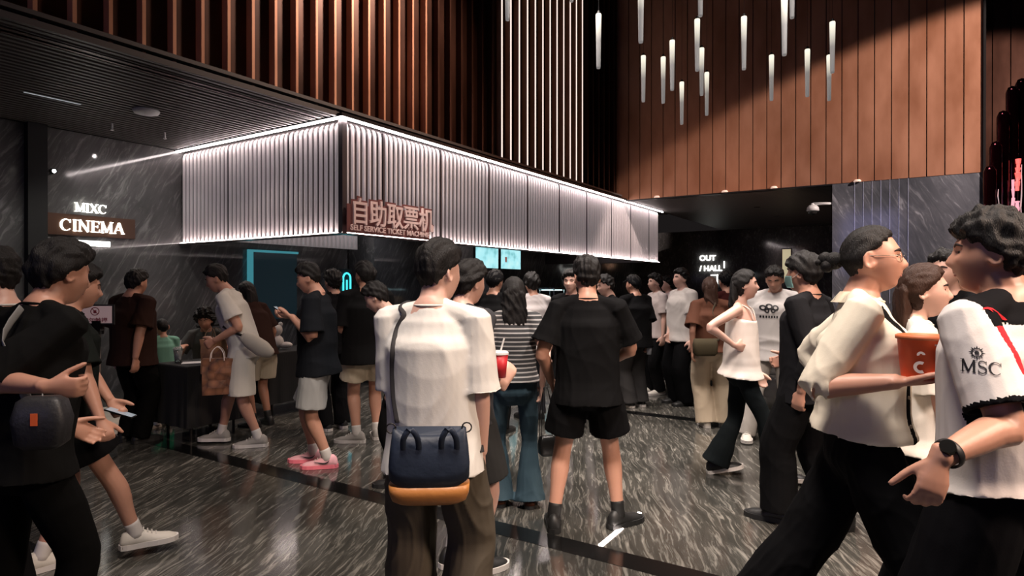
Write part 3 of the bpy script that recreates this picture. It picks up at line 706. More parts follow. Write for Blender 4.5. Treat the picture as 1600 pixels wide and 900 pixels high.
SKIN = {'a': mat('skin_warm', (.52, .27, .19), .48, sss=.06, vary=.06), 'b': mat('skin_pale', (.66, .40, .32), .46, sss=.06, vary=.05), 'c': mat('skin_tan', (.36, .17, .11), .5, sss=.05, vary=.06)}
M_hair = mat('black_hair', (.007, .006, .006), .55, spec=.3, bump=.5, bscale=60, stretch=(6, 6, 1))
M_hair_br = mat('brown_hair', (.035, .014, .008), .5, spec=.3, bump=.5, bscale=60, stretch=(6, 6, 1))
M_brow = mat('brow', (.02, .012, .01), .8); M_lip = mat('lips', (.40, .16, .13), .5); M_eyew = mat('eye_white', (.6, .56, .54), .25); M_iris = mat('iris', (.012, .008, .006), .15)
M_shoeblk = mat('shoe_black', (.012, .012, .012), .5); M_sole_w = mat('sole_white', (.62, .58, .55), .5); M_sole_b = mat('sole_black', (.01, .01, .01), .6)
M_shoew = mat('shoe_white', (.60, .56, .50), .55, bump=.1)
FAB = {}
def fab(col, rough=.85, bump=.05):
    k = tuple(col)
    if k not in FAB: FAB[k] = mat('fabric_%d' % len(FAB), [c * .6 for c in col] if max(col) < .03 else col, rough, bump=bump, bscale=180, spec=.06 if max(col) < .06 else .2)
    return FAB[k]

def head_dirs(nu, nv):
    th = np.linspace(0, 2 * np.pi, nu, endpoint=False); ph = np.linspace(-np.pi / 2, np.pi / 2, nv)[1:-1]
    T, P_ = np.meshgrid(th, ph); 
    u = np.stack([np.sin(T) * np.cos(P_), np.cos(T) * np.cos(P_), np.sin(P_)], -1).reshape(-1, 3)      # y forward
    u = np.vstack([u, [[0, 0, -1]], [[0, 0, 1]]]); return u
def head_surface(u, face=True, fem=False):
    """points of a head 0.235 high, centred between the ears; x right, y forward, z up"""
    x, y, z = u[:, 0], u[:, 1], u[:, 2]
    X = x * .074; Y = np.where(y > 0, y * .090, y * .098); Z = np.where(z > 0, z * .112, z * .122)
    # squarer skull
    k = 1 + .10 * (1 - np.abs(z)) * (np.abs(x * y))
    X = X * k; Y = Y * k
    t = np.clip(-z, 0, 1)
    X = X * (1 - (.30 if not fem else .36) * t ** 1.6)
    Y = np.where(y > 0, Y * (1 - .02 * t), Y * (1 - .42 * t ** 1.1))
    Y = Y + .012 * t * (y > -.3) + .010 * t
    if face:
        fr = np.clip(y, 0, 1) ** .7
        def g(cx, cz, sx, sz): return np.exp(-((X - cx) / sx) ** 2 - ((Z - cz) / sz) ** 2) * (y > 0)
        Y = Y + .006 * g(0, .030, .05, .012) * fr                                   # brow
        Y = Y - .011 * (g(.031, .006, .015, .012) + g(-.031, .006, .015, .012))     # sockets
        pr = np.interp(Z, [-.047, -.036, -.026, .016, .026], [0, .8, 1, .15, 0])
        nw = np.interp(Z, [-.04, -.03, .02], [.013, .013, .007])
        Y = Y + .026 * pr * np.exp(-(X / nw) ** 2) * (y > 0)                         # nose
        Y = Y + .004 * (g(.014, -.034, .008, .008) + g(-.014, -.034, .008, .008))
        Y = Y + .007 * g(0, -.056, .022, .007) + .006 * g(0, -.067, .018, .006) - .004 * g(0, -.0615, .03, .0025) - .004 * g(0, -.081, .02, .007)
        Y = Y + .007 * g(0, -.100, .022, .014)                                       # chin
        Y = Y + .004 * (g(.042, -.018, .02, .02) + g(-.042, -.018, .02, .02))
    return np.stack([X, Y, Z], 1)
def sphere_bm(bm, pts, nu, nv):
    vs = [bm.verts.new(p) for p in pts]; n = nv - 2
    for j in range(n - 1):
        for i in range(nu): bm.faces.new((vs[j * nu + i], vs[j * nu + (i + 1) % nu], vs[(j + 1) * nu + (i + 1) % nu], vs[(j + 1) * nu + i]))
    S, T = vs[-2], vs[-1]
    for i in range(nu):
        bm.faces.new((vs[(i + 1) % nu], vs[i], S)); bm.faces.new((vs[(n - 1) * nu + i], vs[(n - 1) * nu + (i + 1) % nu], T))
HAIRS = {   # hairline elevations at azimuth 0 front .. 180 back; thickness top, side; noise
 'short': dict(line=(46, 34, 10, -18, -42), top=.024, side=.013, noise=.004),
 'full':  dict(line=(34, 26, 2, -24, -50), top=.034, side=.022, noise=.006),
 'fringe': dict(line=(20, 14, 0, -26, -52), top=.034, side=.024, noise=.005),
 'under': dict(line=(40, 28, 4, -18, -44), top=.036, side=.008, noise=.004),
 'messy': dict(line=(26, 20, 2, -26, -52), top=.034, side=.020, noise=.0065),
 'curly': dict(line=(24, 18, -8, -34, -60), top=.045, side=.036, noise=.018),
 'long':  dict(line=(44, 26, -6, -50, -80), top=.020, side=.016, noise=.002),
 'pulled': dict(line=(46, 34, 8, -22, -48), top=.014, side=.009, noise=.002),
 'shaved': dict(line=(46, 34, 8, -18, -44), top=.003, side=.002, noise=.0),
 'cap': dict(line=(30, 22, 4, -12, -30), top=.022, side=.018, noise=.0),
}
def hair_mesh(style, seed, nu=84, nv=64):
    s = HAIRS[style]; u = head_dirs(nu, nv); base = head_surface(u, False)
    az = np.degrees(np.abs(np.arctan2(u[:, 0], u[:, 1]))); el = np.degrees(np.arcsin(np.clip(u[:, 2], -1, 1)))
    line = np.interp(az, (0, 50, 90, 120, 180), s['line'])
    rs = np.random.RandomState(seed)
    line = line + 2.5 * np.sin(az * .22 + rs.rand() * 6) + 2 * np.sin(u[:, 0] * 30 + rs.rand() * 6)
    k = np.clip((el - line) / 9, 0, 1); k = k * k * (3 - 2 * k)
    th = s['side'] + (s['top'] - s['side']) * np.clip((el - 5) / 40, 0, 1)
    nz = np.zeros(len(u))
    for i in range(6):
        f = rs.randn(3) * (14 if style == 'curly' else 10) * np.array([1.3, .8, .8]); nz += np.sin(u @ f + rs.rand() * 6)
    nz = nz / 2.2
    fine = np.sin(u @ (rs.randn(3) * 34) + 2 * np.sin(u[:, 1] * 9)) * .35
    th = th + s['noise'] * (nz + fine)
    t = np.where(k > 0, th * k - .006 * (1 - k), -.006)
    pts = base + u * t[:, None] + (u * np.array([0, -.3, 0]))*0
    bm = bmesh.new(); sphere_bm(bm, pts, nu, nv); return bm

def hand(bm, wr, d, n, sgn, s=1., curl=25, spread=1., thumb=0., thick=1.):
    d = d.normalized(); n = (n - d * n.dot(d)).normalized(); t = (d.cross(n) if sgn > 0 else n.cross(d)).normalized()
    kn = wr + d * (.092 * s)
    tube(bm, [wr - d * .03 * s, wr + d * .02 * s, wr + d * .06 * s, kn], [(.024 * s, .019 * s), (.030 * s, .017 * s), (.041 * s, .016 * s), (.040 * s, .012 * s)], t, 12, 2)
    for k, (off, ln) in enumerate(((.030, .074), (.010, .082), (-.010, .077), (-.029, .060))):
        r = .0088 * s * thick; p = kn + t * off * s - d * .008 * s; ang = curl * .5; pts = [p - d * .012, p]; q = d + t * off * 2.2 * spread
        for f in (.42, .32, .26):
            ang += curl * .55 if len(pts) > 2 else 0
            v = (q.normalized() * math.cos(R(ang)) + n * math.sin(R(ang))); p = p + v * ln * s * f; pts.append(p); ang += curl * .45
        tube(bm, pts, [r * 1.1, r * 1.08, r, r * .92, r * .78], t, 8, 2)
    p0 = wr + d * .022 * s + t * .022 * s + n * .005; a = R(42 - thumb * 30)
    v1 = (d * math.cos(a) + t * math.sin(a) + n * .35).normalized(); v2 = (v1 + d * .35 + n * thumb * .5).normalized()
    p1 = p0 + v1 * .045 * s; p2 = p1 + v2 * .034 * s; p3 = p2 + v2 * .026 * s
    tube(bm, [p0, p1, p2, p3], [.014 * s, .0115 * s * thick, .0105 * s * thick, .0085 * s], n, 8, 2)

PERSONS = []
def person(label, px, D, face, H=1.73, sex='m', skin='a', hair='short', hair_m=None, build=1., lean=0., bend=0., twist=0., hy=0., hp=0., hroll=0.,
           top=None, bottom=None, shoes='black', aL=(-.10, 0, .08), aR=(.10, 0, .08), fyL=8, fyR=-8, fpL=0, fpR=0, kneeL=None, kneeR=None,
           lh=None, rh=None, elL=None, elR=None, palmL=None, palmR=None, dirL=None, dirR=None, curl=28, curlR=None, hipz=None, hipxy=(0, 0), seed=None, vox=None,
           faceon=True, group=None, armless=(), headk=1., extra=None, cat='person', thumb=0.):
    face = face - math.degrees(math.atan((px - 800) / F))      # facing is given against the line of sight
    s = H / 1.75; seed = len(PERSONS) + 7 if seed is None else seed
    vox = vox or (.0062 if D < 3 else .0075 if D < 4.6 else .0095 if D < 7 else .012)
    CUPW[0] = max(.013, 2.7 * max(vox, .0075) * s)
    root = thing('person', label, cat, ((px - 800) / F * D, D, 0), R(face), group)
    Rm = Matrix.Rotation(R(face), 3, 'Z'); inv = Rm.transposed(); org = Vector(root.location)
    def dirv(v):
        return inv @ Vector(v[1:]) if v[0] == 'w' else Vector(v)
    def loc(v):                       # ('p', px, py, depth) -> local; tuple -> scaled local
        if v[0] == 'p': return inv @ (W(v[1], v[2], v[3]) - org)
        return Vector(v) * s
    gm = sex == 'm'; b = build
    hip = Vector((hipxy[0] * s, hipxy[1] * s, (hipz if hipz is not None else .915) * s))
    up = Vector((0, 0, 1)); U = rotm('Y', bend) @ (rotm('X', -lean) @ up)          # forward lean tips +y
    Rt = Vector((1, 0, 0)); Rs = rotm('Z', -twist) @ Rt; Rs = (Rs - U * Rs.dot(U)).normalized(); Fs = U.cross(Rs)
    def S(x, y, u): return hip + U * (u * s) + Rs * (x * s) + Fs * (y * s)
    if gm: TR = [(-.085, .09, .085, -.01), (-.03, .155, .112, -.012), (.06, .152, .108, -.006), (.17, .138, .100, 0), (.29, .150, .112, .004), (.39, .166, .118, .002), (.475, .158, .098, -.008), (.535, .095, .070, -.012), (.58, .058, .058, -.006)]
    else: TR = [(-.085, .09, .085, -.012), (-.03, .158, .110, -.014), (.06, .150, .100, -.008), (.19, .112, .082, 0), (.30, .130, .100, .008), (.37, .140, .112, .012), (.475, .130, .082, -.006), (.535, .075, .058, -.012), (.58, .050, .050, -.008)]
    sh = (.178 if gm else .152) * b; shz = .485
    L = []
    shoulders = {'L': S(-sh, -.01, shz), 'R': S(sh, -.01, shz)}
    arm = {}
    l1, l2 = .295 * s, .255 * s
    for k, sg, tgt, el in (('L', -1, lh, elL), ('R', 1, rh, elR)):
        t_ = loc(tgt) if tgt is not None else S(sg * (sh + .07), .03, -.10)
        pole = dirv(el) if el is not None else Vector((sg * .35, -1, -.1))
        e, wr = ik(shoulders[k], t_, l1, l2, pole); arm[k] = (shoulders[k], e, wr)
    leg = {}
    for k, sg, an, kn in (('L', -1, aL, kneeL), ('R', 1, aR, kneeR)):
        h = hip + Vector((sg * .088 * s, 0, -.02 * s)); a_ = loc(an)
        kne, an_ = ik(h, a_, .425 * s, .415 * s, Vector(kn) if kn else Vector((sg * .12, 1, 0))); leg[k] = (h, kne, an_)
    foot = {}
    for k, fy, fp in (('L', fyL, fpL), ('R', fyR, fpR)):
        foot[k] = Matrix.Rotation(R(fy), 3, 'Z') @ Matrix.Rotation(R(-fp), 3, 'X')
    nb = S(0, -.012, .56); Hm = (rotm('Z', -twist * .7) @ rotm('Z', -hy)) @ rotm('X', -hp) @ rotm('Y', hroll)
    hc = S(0, .008, .58) + Hm @ Vector((0, .022, .112)) * (s * headk)
    hs = s * 1.0 * headk
    # --- body
    bm = bmesh.new(); sd = (Rt, Rs)
    cv = .90 if top and top.get('neck', True) else 1.
    tube(bm, [S(0, o, u) for u, a, c, o in TR], [(a * s * b * (cv if u < .5 else 1), c * s * b * (cv if u < .5 else 1)) for u, a, c, o in TR], seg=22, n=2, sides=sd)
    nr = (.058 if gm else .048) * s * (.5 + .5 * b)
    tube(bm, [S(0, -.02, .50), nb, hc + Hm @ Vector((0, -.012, -.06)) * hs], [(nr * 1.25, nr * 1.15), nr, nr * .98], Rs, 14, 3)
    for k, sg in (('L', -1), ('R', 1)):
        a0, e, wr = arm[k]
        tube(bm, [S(0, -.018, .545), S(sg * sh * .55, -.016, .515), a0], [.034 * s, .034 * s * b, .043 * s * b], U, 12, 2)
        if k in armless: continue
        ua = (.052 if gm else .042) * s * (.4 + .6 * b)
        tube(bm, [a0 - (e - a0) * .06, a0.lerp(e, .3), e, e.lerp(wr, .25), wr], [ua * 1.1, ua, ua * .80, ua * .80, ua * .50], Fs, 14, 3)
        d = (wr - e).normalized() if (dirL if k == 'L' else dirR) is None else inv @ Vector((dirL if k == 'L' else dirR))
        pn = (palmL if k == 'L' else palmR); pn = Vector((-sg, 0, .0)) if pn is None else inv @ Vector(pn)
        hand(bm, wr, d, pn, sg, s * (1.0 if gm else .9), (curlR if (k == 'R' and curlR is not None) else curl), thick=1. if vox < .007 else 1.25 if vox < .009 else 1.5, thumb=thumb)
        h, kn, an = leg[k]
    for k, sg in (('L', -1), ('R', 1)):
        h, kn, an = leg[k]; th = (.086 if gm else .084) * s * b * (.80 if bottom else 1); pl_ = (kn - h).normalized().cross(Rt)
        back = -(pl_.normalized()) * .012 * s
        tube(bm, [h + Vector((0, -.01, .03)) * s, h.lerp(kn, .35), kn, kn.lerp(an, .28) + back, kn.lerp(an, .7), an], [th * 1.02, th * .92] + [q * s * b * (.78 if bottom and not bottom.get('cut') else 1) for q in (.055, .057, .041, .034)], Rt, 14, 3)
        fm = foot[k]
        tube(bm, [an, an + fm @ Vector((0, .03, -.03)) * s, an + fm @ Vector((0, .13, -.055)) * s], [.034 * s, .034 * s, .022 * s], fm @ Rt, 10, 2)
    u = head_dirs(72, 56); hp_ = head_surface(u, faceon, not gm) * hs
    hp_ = hp_ @ np.array(Hm).T + np.array(hc); sphere_bm(bm, hp_, 72, 56)
    for sg in (-1, 1):     # ears
        pts = []
        for q in range(9):
            a = math.pi * (q / 8 * 1.35 - .5)
            pts.append(hc + Hm @ Vector((sg * (.076 + .008 * math.sin(q / 8 * math.pi)), -.012 - .016 * math.cos(a), -.006 + .030 * math.sin(a) * -1 + .0)) * hs)
        tube(bm, pts, [.0065 * hs] * 9, Hm @ Vector((1, 0, 0)), 8, 1)
        tube(bm, [hc + Hm @ Vector((sg * .070, -.008, -.032)) * hs, hc + Hm @ Vector((sg * .074, -.012, .0)) * hs, hc + Hm @ Vector((sg * .074, -.014, .02)) * hs], [(.009 * hs, .010 * hs), (.006 * hs, .018 * hs), (.005 * hs, .012 * hs)], Hm @ Vector((1, 0, 0)), 8, 2)
    me = remesh(bm, vox * s, 3)
    body = obj('body', me, SKIN[skin], root)
    # --- hair
    HM = Matrix.Translation(hc) @ (Hm.to_4x4() @ Matrix.Scale(hs, 4))
    hm_ = hair_m or M_hair
    if hair:
        bmh = hair_mesh(hair, seed) if hair != 'cap' else hair_mesh('cap', seed)
        if hair == 'long' or (extra and 'mane' in extra):
            mn = (extra or {}).get('mane', (.30, .085)); ln, wd = mn[0], mn[1]
            ob = bmh; P0 = [(0, -.035, .07), (0, -.075, .0), (0, -.085, -.10), (0, -.085 + .0, -.10 - ln * .5), (0, -.075, -.10 - ln)]
            inv_h = (Hm.transposed())
            P1 = []
            for j, p in enumerate(P0):
                v = Hm @ Vector(p)
                if j > 2:   # falls straight down
                    base_ = Hm @ Vector(P0[2]); v = base_ + Vector((0, 0, p[2] - P0[2][2])) + Fs * (-.012 * (j - 2))
                P1.append(hc + v * hs)
            mb = bmesh.new(); tube(mb, P1, [(.05 * hs, .03 * hs), (wd * .92 * hs, .05 * hs), (wd * hs, .045 * hs), (wd * 1.02 * hs, .035 * hs), (wd * .75 * hs, .018 * hs)], Hm @ Vector((1, 0, 0)), 20, 4)
            mm = remesh(mb, .008, 2)
            folds(mm, .012, seed, 60, 3, 0)
            bmh2 = bmesh.new(); bmh.transform(HM)
            bmh2.from_mesh(mm); bmh2.verts.ensure_lookup_table()
            tmp = bpy.data.meshes.new('t'); bmh.to_mesh(tmp); bmh2.from_mesh(tmp); bmh.free(); bmh = bmh2
        else: bmh.transform(HM)
        if extra and 'bun' in extra:
            for (c, r) in (((0, -.125, .0), .034), ((-.01, -.155, .008), .028), ((.008, -.15, -.02), .024), ((.0, -.178, -.004), .014)):
                bmesh.ops.create_icosphere(bmh, subdivisions=3, radius=r * hs, matrix=Matrix.Translation(hc + Hm @ Vector(c) * hs))
        cap_m = None
        if hair == 'cap': cap_m = fab((.012, .012, .014))
        o = obj('hair' if hair != 'cap' else 'cap', bmh, cap_m or hm_, root, smooth=True)
        if hair == 'cap':
            bmv = bmesh.new(); rings = []
            for j in range(5):
                r_ = .0 + j * .018; rings.append([bmv.verts.new(HM @ Vector(((.078 - j * .004) * math.sin(a), (.085 + r_ * 1.0) * math.cos(a * .9), .055 - j * .006 + dz))) for dz in (0, .006) for a in [R(-62 + 124 * q / 12) for q in range(13)]])
            for A, B in zip(rings, rings[1:]):
                for q in range(12):
                    bmv.faces.new((A[q], B[q], B[q + 1], A[q + 1])); bmv.faces.new((A[13 + q], A[14 + q], B[14 + q], B[13 + q]))
            obj('cap_brim', bmv, cap_m, o)
            hb = hair_mesh('short', seed + 1); hb.transform(HM); obj('hair', hb, hm_, root, smooth=True)
    if faceon:
        bme = bmesh.new()
        for sg in (-1, 1): bmesh.ops.create_uvsphere(bme, u_segments=14, v_segments=10, radius=.0125 * hs, matrix=Matrix.Translation(hc + Hm @ Vector((sg * .031, .0635, .005)) * hs))
        if D < 4.5:
            for sg in (-1, 1):
                bme1 = bmesh.new(); bmesh.ops.create_uvsphere(bme1, u_segments=14, v_segments=10, radius=.0125 * hs, matrix=Matrix.Translation(hc + Hm @ Vector((sg * .031, .0650, .005)) * hs)); ey = obj('eye', bme1, M_eyew, root, smooth=True)
                bme1 = bmesh.new(); bmesh.ops.create_uvsphere(bme1, u_segments=12, v_segments=8, radius=.0068 * hs, matrix=Matrix.Translation(hc + Hm @ Vector((sg * .031, .0722, .005)) * hs)); obj('iris', bme1, M_iris, ey, smooth=True)
            bme.free()
        else:
            bme.free()
            for sg in (-1, 1):
                bme1 = bmesh.new(); bmesh.ops.create_uvsphere(bme1, u_segments=10, v_segments=8, radius=.0105 * hs, matrix=Matrix.Translation(hc + Hm @ Vector((sg * .031, .069, .004)) * hs @ Matrix.Diagonal((1.5, 1, .6)) if False else hc + Hm @ Vector((sg * .031, .069, .004)) * hs)); obj('eye', bme1, M_iris, root, smooth=True)
        for sg in (-1, 1):
            bmb = bmesh.new(); tube(bmb, [HM @ Vector(v) for v in ((sg * .014, .089, .024), (sg * .032, .086, .030), (sg * .052, .070, .024))], [(.004 * hs, .003 * hs), (.0045 * hs, .003 * hs), (.002 * hs, .002 * hs)], Hm @ Vector((0, 0, 1)), 8, 3)
            obj('eyebrow', bmb, M_brow, root, smooth=True)
        bml = bmesh.new()
        for z_, yy in ((-.0565, .0955), (-.0665, .0935)):
            tube(bml, [HM @ Vector(v) for v in ((-.022, yy - .0175, -.0615), (-.010, yy - .0065, z_), (.010, yy - .0065, z_), (.022, yy - .0175, -.0615))], [(.0015 * hs, .002 * hs), (.0035 * hs, .0045 * hs), (.0035 * hs, .0045 * hs), (.0015 * hs, .002 * hs)], Hm @ Vector((0, 0, 1)), 8, 4)
        obj('lips', bml, M_lip, root, smooth=True)
    # --- bottoms
    kinds = dict(straight=(.098, .088, .078, .076, .074, .075), wide=(.108, .112, .112, .115, .118, .122), loose=(.102, .100, .096, .094, .090, .088), flare=(.093, .078, .066, .080, .104, .122), slim=(.092, .076, .062, .058, .050, .046))
    parts = {}
    if bottom:
        bt = dict(style='straight', col=(.01, .01, .01), cut=None, amp=.007, name='trousers'); bt.update(bottom)
        bm = bmesh.new(); rr_ = kinds[bt['style']]
        tube(bm, [S(0, -.01, .09), S(0, -.012, .03), S(0, -.014, -.04), hip + Vector((0, -.01, -.105)) * s], [((.150 if gm else .140) * s * b, .112 * s * b), (.168 * s * b, .124 * s * b), (.172 * s * b, .128 * s * b), (.13 * s * b, .10 * s * b)], seg=22, n=3, sides=(Rs, Rt))
        for k, sg in (('L', -1), ('R', 1)):
            h, kn, an = leg[k]; sk = an - Vector((0, 0, .035 * s)) if bt['style'] in ('wide', 'flare', 'straight', 'loose') and fpL == fpR == 0 else an
            out = Vector((sg * .012, 0, 0)) * s
            if bt['cut'] is None:
                P = [h + Vector((0, -.005, .03)) * s, h.lerp(kn, .5) + out, kn + out, kn.lerp(sk, .35), kn.lerp(sk, .72), sk]
                Q = [q * s * b if i < 2 else q * s for i, q in enumerate(rr_)]
                tube(bm, P, Q, Rt, 18, 3, cup=.05)
            else:
                c = bt['cut']; e0 = h.lerp(kn, min(c, 1.)) if c <= 1 else kn.lerp(an, c - 1); w_ = bt.get('w', .112)
                P = [h + Vector((0, -.005, .03)) * s, h.lerp(kn, .4 * min(c, 1)) + out, e0 + out]
                tube(bm, P, [.103 * s * b, (.108 + w_) / 2 * s * b, w_ * s * b], Rt, 18, 4, cup=.08)
        me = remesh(bm, max(vox, .0075) * s, 4); folds(me, bt['amp'], seed, 20, 8)
        parts['bottom'] = obj(bt['name'], me, bt.get('mat') or fab(bt['col']), root)
    # --- top
    if top:
        tp = dict(col=(.5, .5, .5), ease=.018, hem=-.10, sleeve=.80, sw=.088, amp=.007, name='t_shirt', neck=True, flare=0.); tp.update(top)
        ez = tp['ease']; bm = bmesh.new()
        lv = [(u_, a, c, o) for u_, a, c, o in TR if u_ > .1 and u_ < .50]
        cw_, cd_ = (.166, .118) if gm else (.150, .112)
        P, Q = [], []
        if tp['neck']:
            P += [S(0, -.012, .562), S(0, -.012, .535), S(0, -.008, .475)]; Q += [((.068) * s, .062 * s), (.105 * s * b, .078 * s * b), ((.160 if gm else .134) * s * b, (.104 if gm else .090) * s * b)]
        else:
            P += [S(0, .004, .415)]; Q += [((.146) * s * b, .112 * s * b)]
        for u_ in (.39, .27, .14, .03):
            if u_ < tp['hem'] + .04: continue
            f = (.39 - u_) / .5
            P.append(S(0, (.0 if gm else .002) + tp.get('yo', 0), u_)); Q.append(((cw_ + ez + tp['flare'] * f) * s * b, (cd_ + ez + tp['flare'] * f * .8) * s * b))
        hemc = hip + Vector((0, 0, 1)) * (tp['hem'] * s) if tp['hem'] < .02 and abs(lean) > 8 else S(0, 0, tp['hem'])
        P.append(hemc + Fs * (-.006 * s)); Q.append(((max(cw_, .172) + max(ez, .008) + .012 + tp['flare']) * s * b, (max(cd_, .130) + max(ez, .008) + .014 + tp['flare'] * .8) * s * b))
        tube(bm, P, Q, seg=24, n=3, sides=(Rs, Rt if tp['hem'] < .05 else Rs), cup=.07, round_end=False)
        if tp['sleeve']:
            for k, sg in (('L', -1), ('R', 1)):
                a0, e, wr = arm[k]; sv = tp['sleeve'] if not isinstance(tp['sleeve'], dict) else tp['sleeve'][k]
                tube(bm, [S(0, -.018, .552), S(sg * sh * .55, -.016, .522), a0 + U * .006], [.046 * s, .052 * s * b, .064 * s * b], U, 14, 2)
                if sv <= 1:
                    P = [a0 - (e - a0) * .10, a0.lerp(e, .25), a0.lerp(e, sv * .7), a0.lerp(e, sv)]; w0 = .068 * s * b; w1 = tp['sw'] * s * (.3 + .7 * b)
                    tube(bm, P, [w0, w0 * 1.08, (w0 + w1) / 2 * 1.04, w1], Fs, 16, 3, cup=.06)
                else:
                    c_ = e.lerp(wr, min(1, sv - 1)); P = [a0 - (e - a0) * .10, a0.lerp(e, .3), a0.lerp(e, .7), e, e.lerp(c_, .5), c_]
                    w1 = tp.get('cw', .046) * s; tube(bm, P, [.070 * s * b, .072 * s * b, .066 * s * b, .060 * s * b, (w1 + .058 * s) / 2, w1], Fs, 16, 3, cup=.04)
        me = remesh(bm, max(vox, .007) * s, 4); folds(me, tp['amp'], seed + 50, tp.get('fx', 20), tp.get('fz', 9))
        sho = obj(tp['name'], me, tp.get('mat') or fab(tp['col']), root); parts['top'] = sho
        if tp['neck'] and D < 7:
            bmc = bmesh.new(); pts = []
            for q in range(25):
                a = 2 * math.pi * q / 24; pts.append(S(.074 * math.cos(a), -.008 + .068 * math.sin(a), .556 - .022 * max(0, math.sin(a))))
            tube(bmc, pts, [(.0055 * s, .010 * s)] * 25, U, 8, 1, round_end=False); obj('collar', bmc, tp.get('collar') or tp.get('mat') or fab(tp['col']), sho, smooth=True)
        if not tp['neck']:
            for sg in (-1, 1):
                bms = bmesh.new(); tube(bms, [S(sg * .075, .105, .40), S(sg * .085, .075, .49), S(sg * .08, -.01, .525), S(sg * .075, -.085, .46), S(sg * .07, -.105, .40)], [(.005, .008)] * 5, Fs, 8, 4); obj('strap', bms, tp.get('mat') or fab(tp['col']), sho, smooth=True)
        if 'paint' in tp:
            for m_ in tp['paint'][0]: me.materials.append(m_)
            fn = tp['paint'][1]; c = np.empty(len(me.polygons) * 3, np.float32); me.polygons.foreach_get('center', c); c = c.reshape(-1, 3)
            ctx = dict(S=S, arm=arm, s=s); me.polygons.foreach_set('material_index', fn(c, ctx).astype(np.int32))
    # --- shoes
    if shoes:
        sm, so = {'black': (M_shoeblk, M_sole_b), 'blackw': (M_shoeblk, M_sole_w), 'white': (M_shoew, M_sole_w), 'brown': (fab((.05, .02, .012), .5), M_sole_b), 'grey': (fab((.30, .28, .26)), M_sole_w), 'pink': (fab((.80, .42, .46), .6), mat('pink_sole', (.85, .20, .26), .5)), 'navy': (fab((.02, .02, .04)), M_sole_w)}[shoes]
        for k in ('L', 'R'):
            an = leg[k][2]; fm = foot[k]; bm = bmesh.new(); rings = []
            for (y_, hw, zt) in ((-.078, .018, .045), (-.068, .032, .080), (-.045, .038, .098), (-.005, .040, .100), (.035, .041, .084), (.075, .044, .064), (.12, .048, .052), (.16, .046, .045), (.185, .036, .036), (.20, .016, .026)):
                ring = []
                for q in range(9):
                    a = math.pi * q / 8; ring.append(bm.verts.new(an + fm @ Vector((hw * 1.10 * math.cos(a), y_ * 1.07, -.078 + .012 + (zt * 1.14 - .012) * math.sin(a) ** .8)) * s))
                rings.append(ring)
            for A, B in zip(rings, rings[1:]):
                for q in range(8): bm.faces.new((A[q], A[q + 1], B[q + 1], B[q]))
                bm.faces.new((A[8], A[0], B[0], B[8]))
            bm.faces.new(rings[0]); bm.faces.new(rings[-1])
            so_ = obj('shoe', bm, sm, root, smooth=True)
            bm = bmesh.new(); top_, bot = [], []
            OUT = [(-.085, 0), (-.075, .028), (-.045, .040), (0, .040), (.05, .042), (.10, .050), (.15, .050), (.185, .040), (.208, .016)]
            OUT = [(y_, x_) for y_, x_ in OUT] + [(.210, 0)] + [(y_, -x_) for y_, x_ in OUT[::-1][:-1]]
            for y_, x_ in OUT:
                top_.append(bm.verts.new(an + fm @ Vector((x_ * 1.1, y_ * 1.07, -.078 + .030)) * s)); bot.append(bm.verts.new(an + fm @ Vector((x_ * 1.14, y_ * 1.07, -.078 + .0)) * s))
            bm.faces.new(top_); bm.faces.new(bot[::-1]); m_ = len(OUT)
            for q in range(m_): bm.faces.new((top_[q], bot[q], bot[(q + 1) % m_], top_[(q + 1) % m_]))
            obj('sole', bm, so, so_)
            if shoes in ('white', 'pink', 'grey', 'blackw') and D < 7:
                bm = bmesh.new()
                for q in range(4):
                    y_ = .035 + .022 * q; z_ = -.078 + .104 - .012 * q
                    tube(bm, [an + fm @ Vector(v) * s for v in ((-.022, y_, z_ - .006), (0, y_ + .003, z_ + .004), (.022, y_, z_ - .006))], [.003 * s] * 3, fm @ up, 6, 2)
                obj('laces', bm, so if shoes != 'pink' else M_shoew, so_, smooth=True)
            if bottom and bottom.get('cut') and bottom.get('sock', True):
                bm = bmesh.new(); kk = leg[k][1]; tube(bm, [an.lerp(kk, .20), an.lerp(kk, .1), an + Vector((0, 0, -.01))], [.041 * s * b, .041 * s * b, .042 * s], Rt, 14, 2, cup=0); obj('sock', bm, M_shoeblk if shoes == 'black' else M_sole_w, root, smooth=True)
    info = dict(root=root, arm=arm, leg=leg, hc=hc, Hm=Hm, hs=hs, S=S, U=U, Rs=Rs, Fs=Fs, s=s, org=org, Rm=Rm, parts=parts, HM=HM, inv=inv, body=body)
    info['w'] = lambda v: Rm @ Vector(v) + org
    PERSONS.append(info); return info

def strap(name, pts, w_, t_, m, parent=None, side=Vector((0, 0, 1)), n=4):
    bm = bmesh.new(); tube(bm, pts, [(w_, t_)] * len(pts), side, 10, n); return obj(name, bm, m, parent, smooth=True)
def body_bvh(info, keys=('top', 'bottom')):
    return [BVHTree.FromPolygons([tuple(v.co) for v in info['parts'][k].data.vertices], [tuple(p.vertices) for p in info['parts'][k].data.polygons]) for k in keys if k in info['parts']]
def on_cloth(info, pts, off, keys=('top',), ctr=None):
    """lay local points onto the clothing: cast from far outside towards the spine"""
    tr = body_bvh(info, keys); out = []
    for p in pts:
        p = Vector(p); c = Vector((ctr if ctr else info['S'](0, 0, 0))); c = Vector((c.x, c.y, p.z)); d = (p - c).normalized(); o = c + d * .6; best = None
        for t in tr:
            h = t.ray_cast(o, -d, .6)
            if h[0] is not None and (best is None or (h[0] - o).length < (best - o).length): best = h[0]
        out.append((best if best is not None else p) + d * off)
    return out
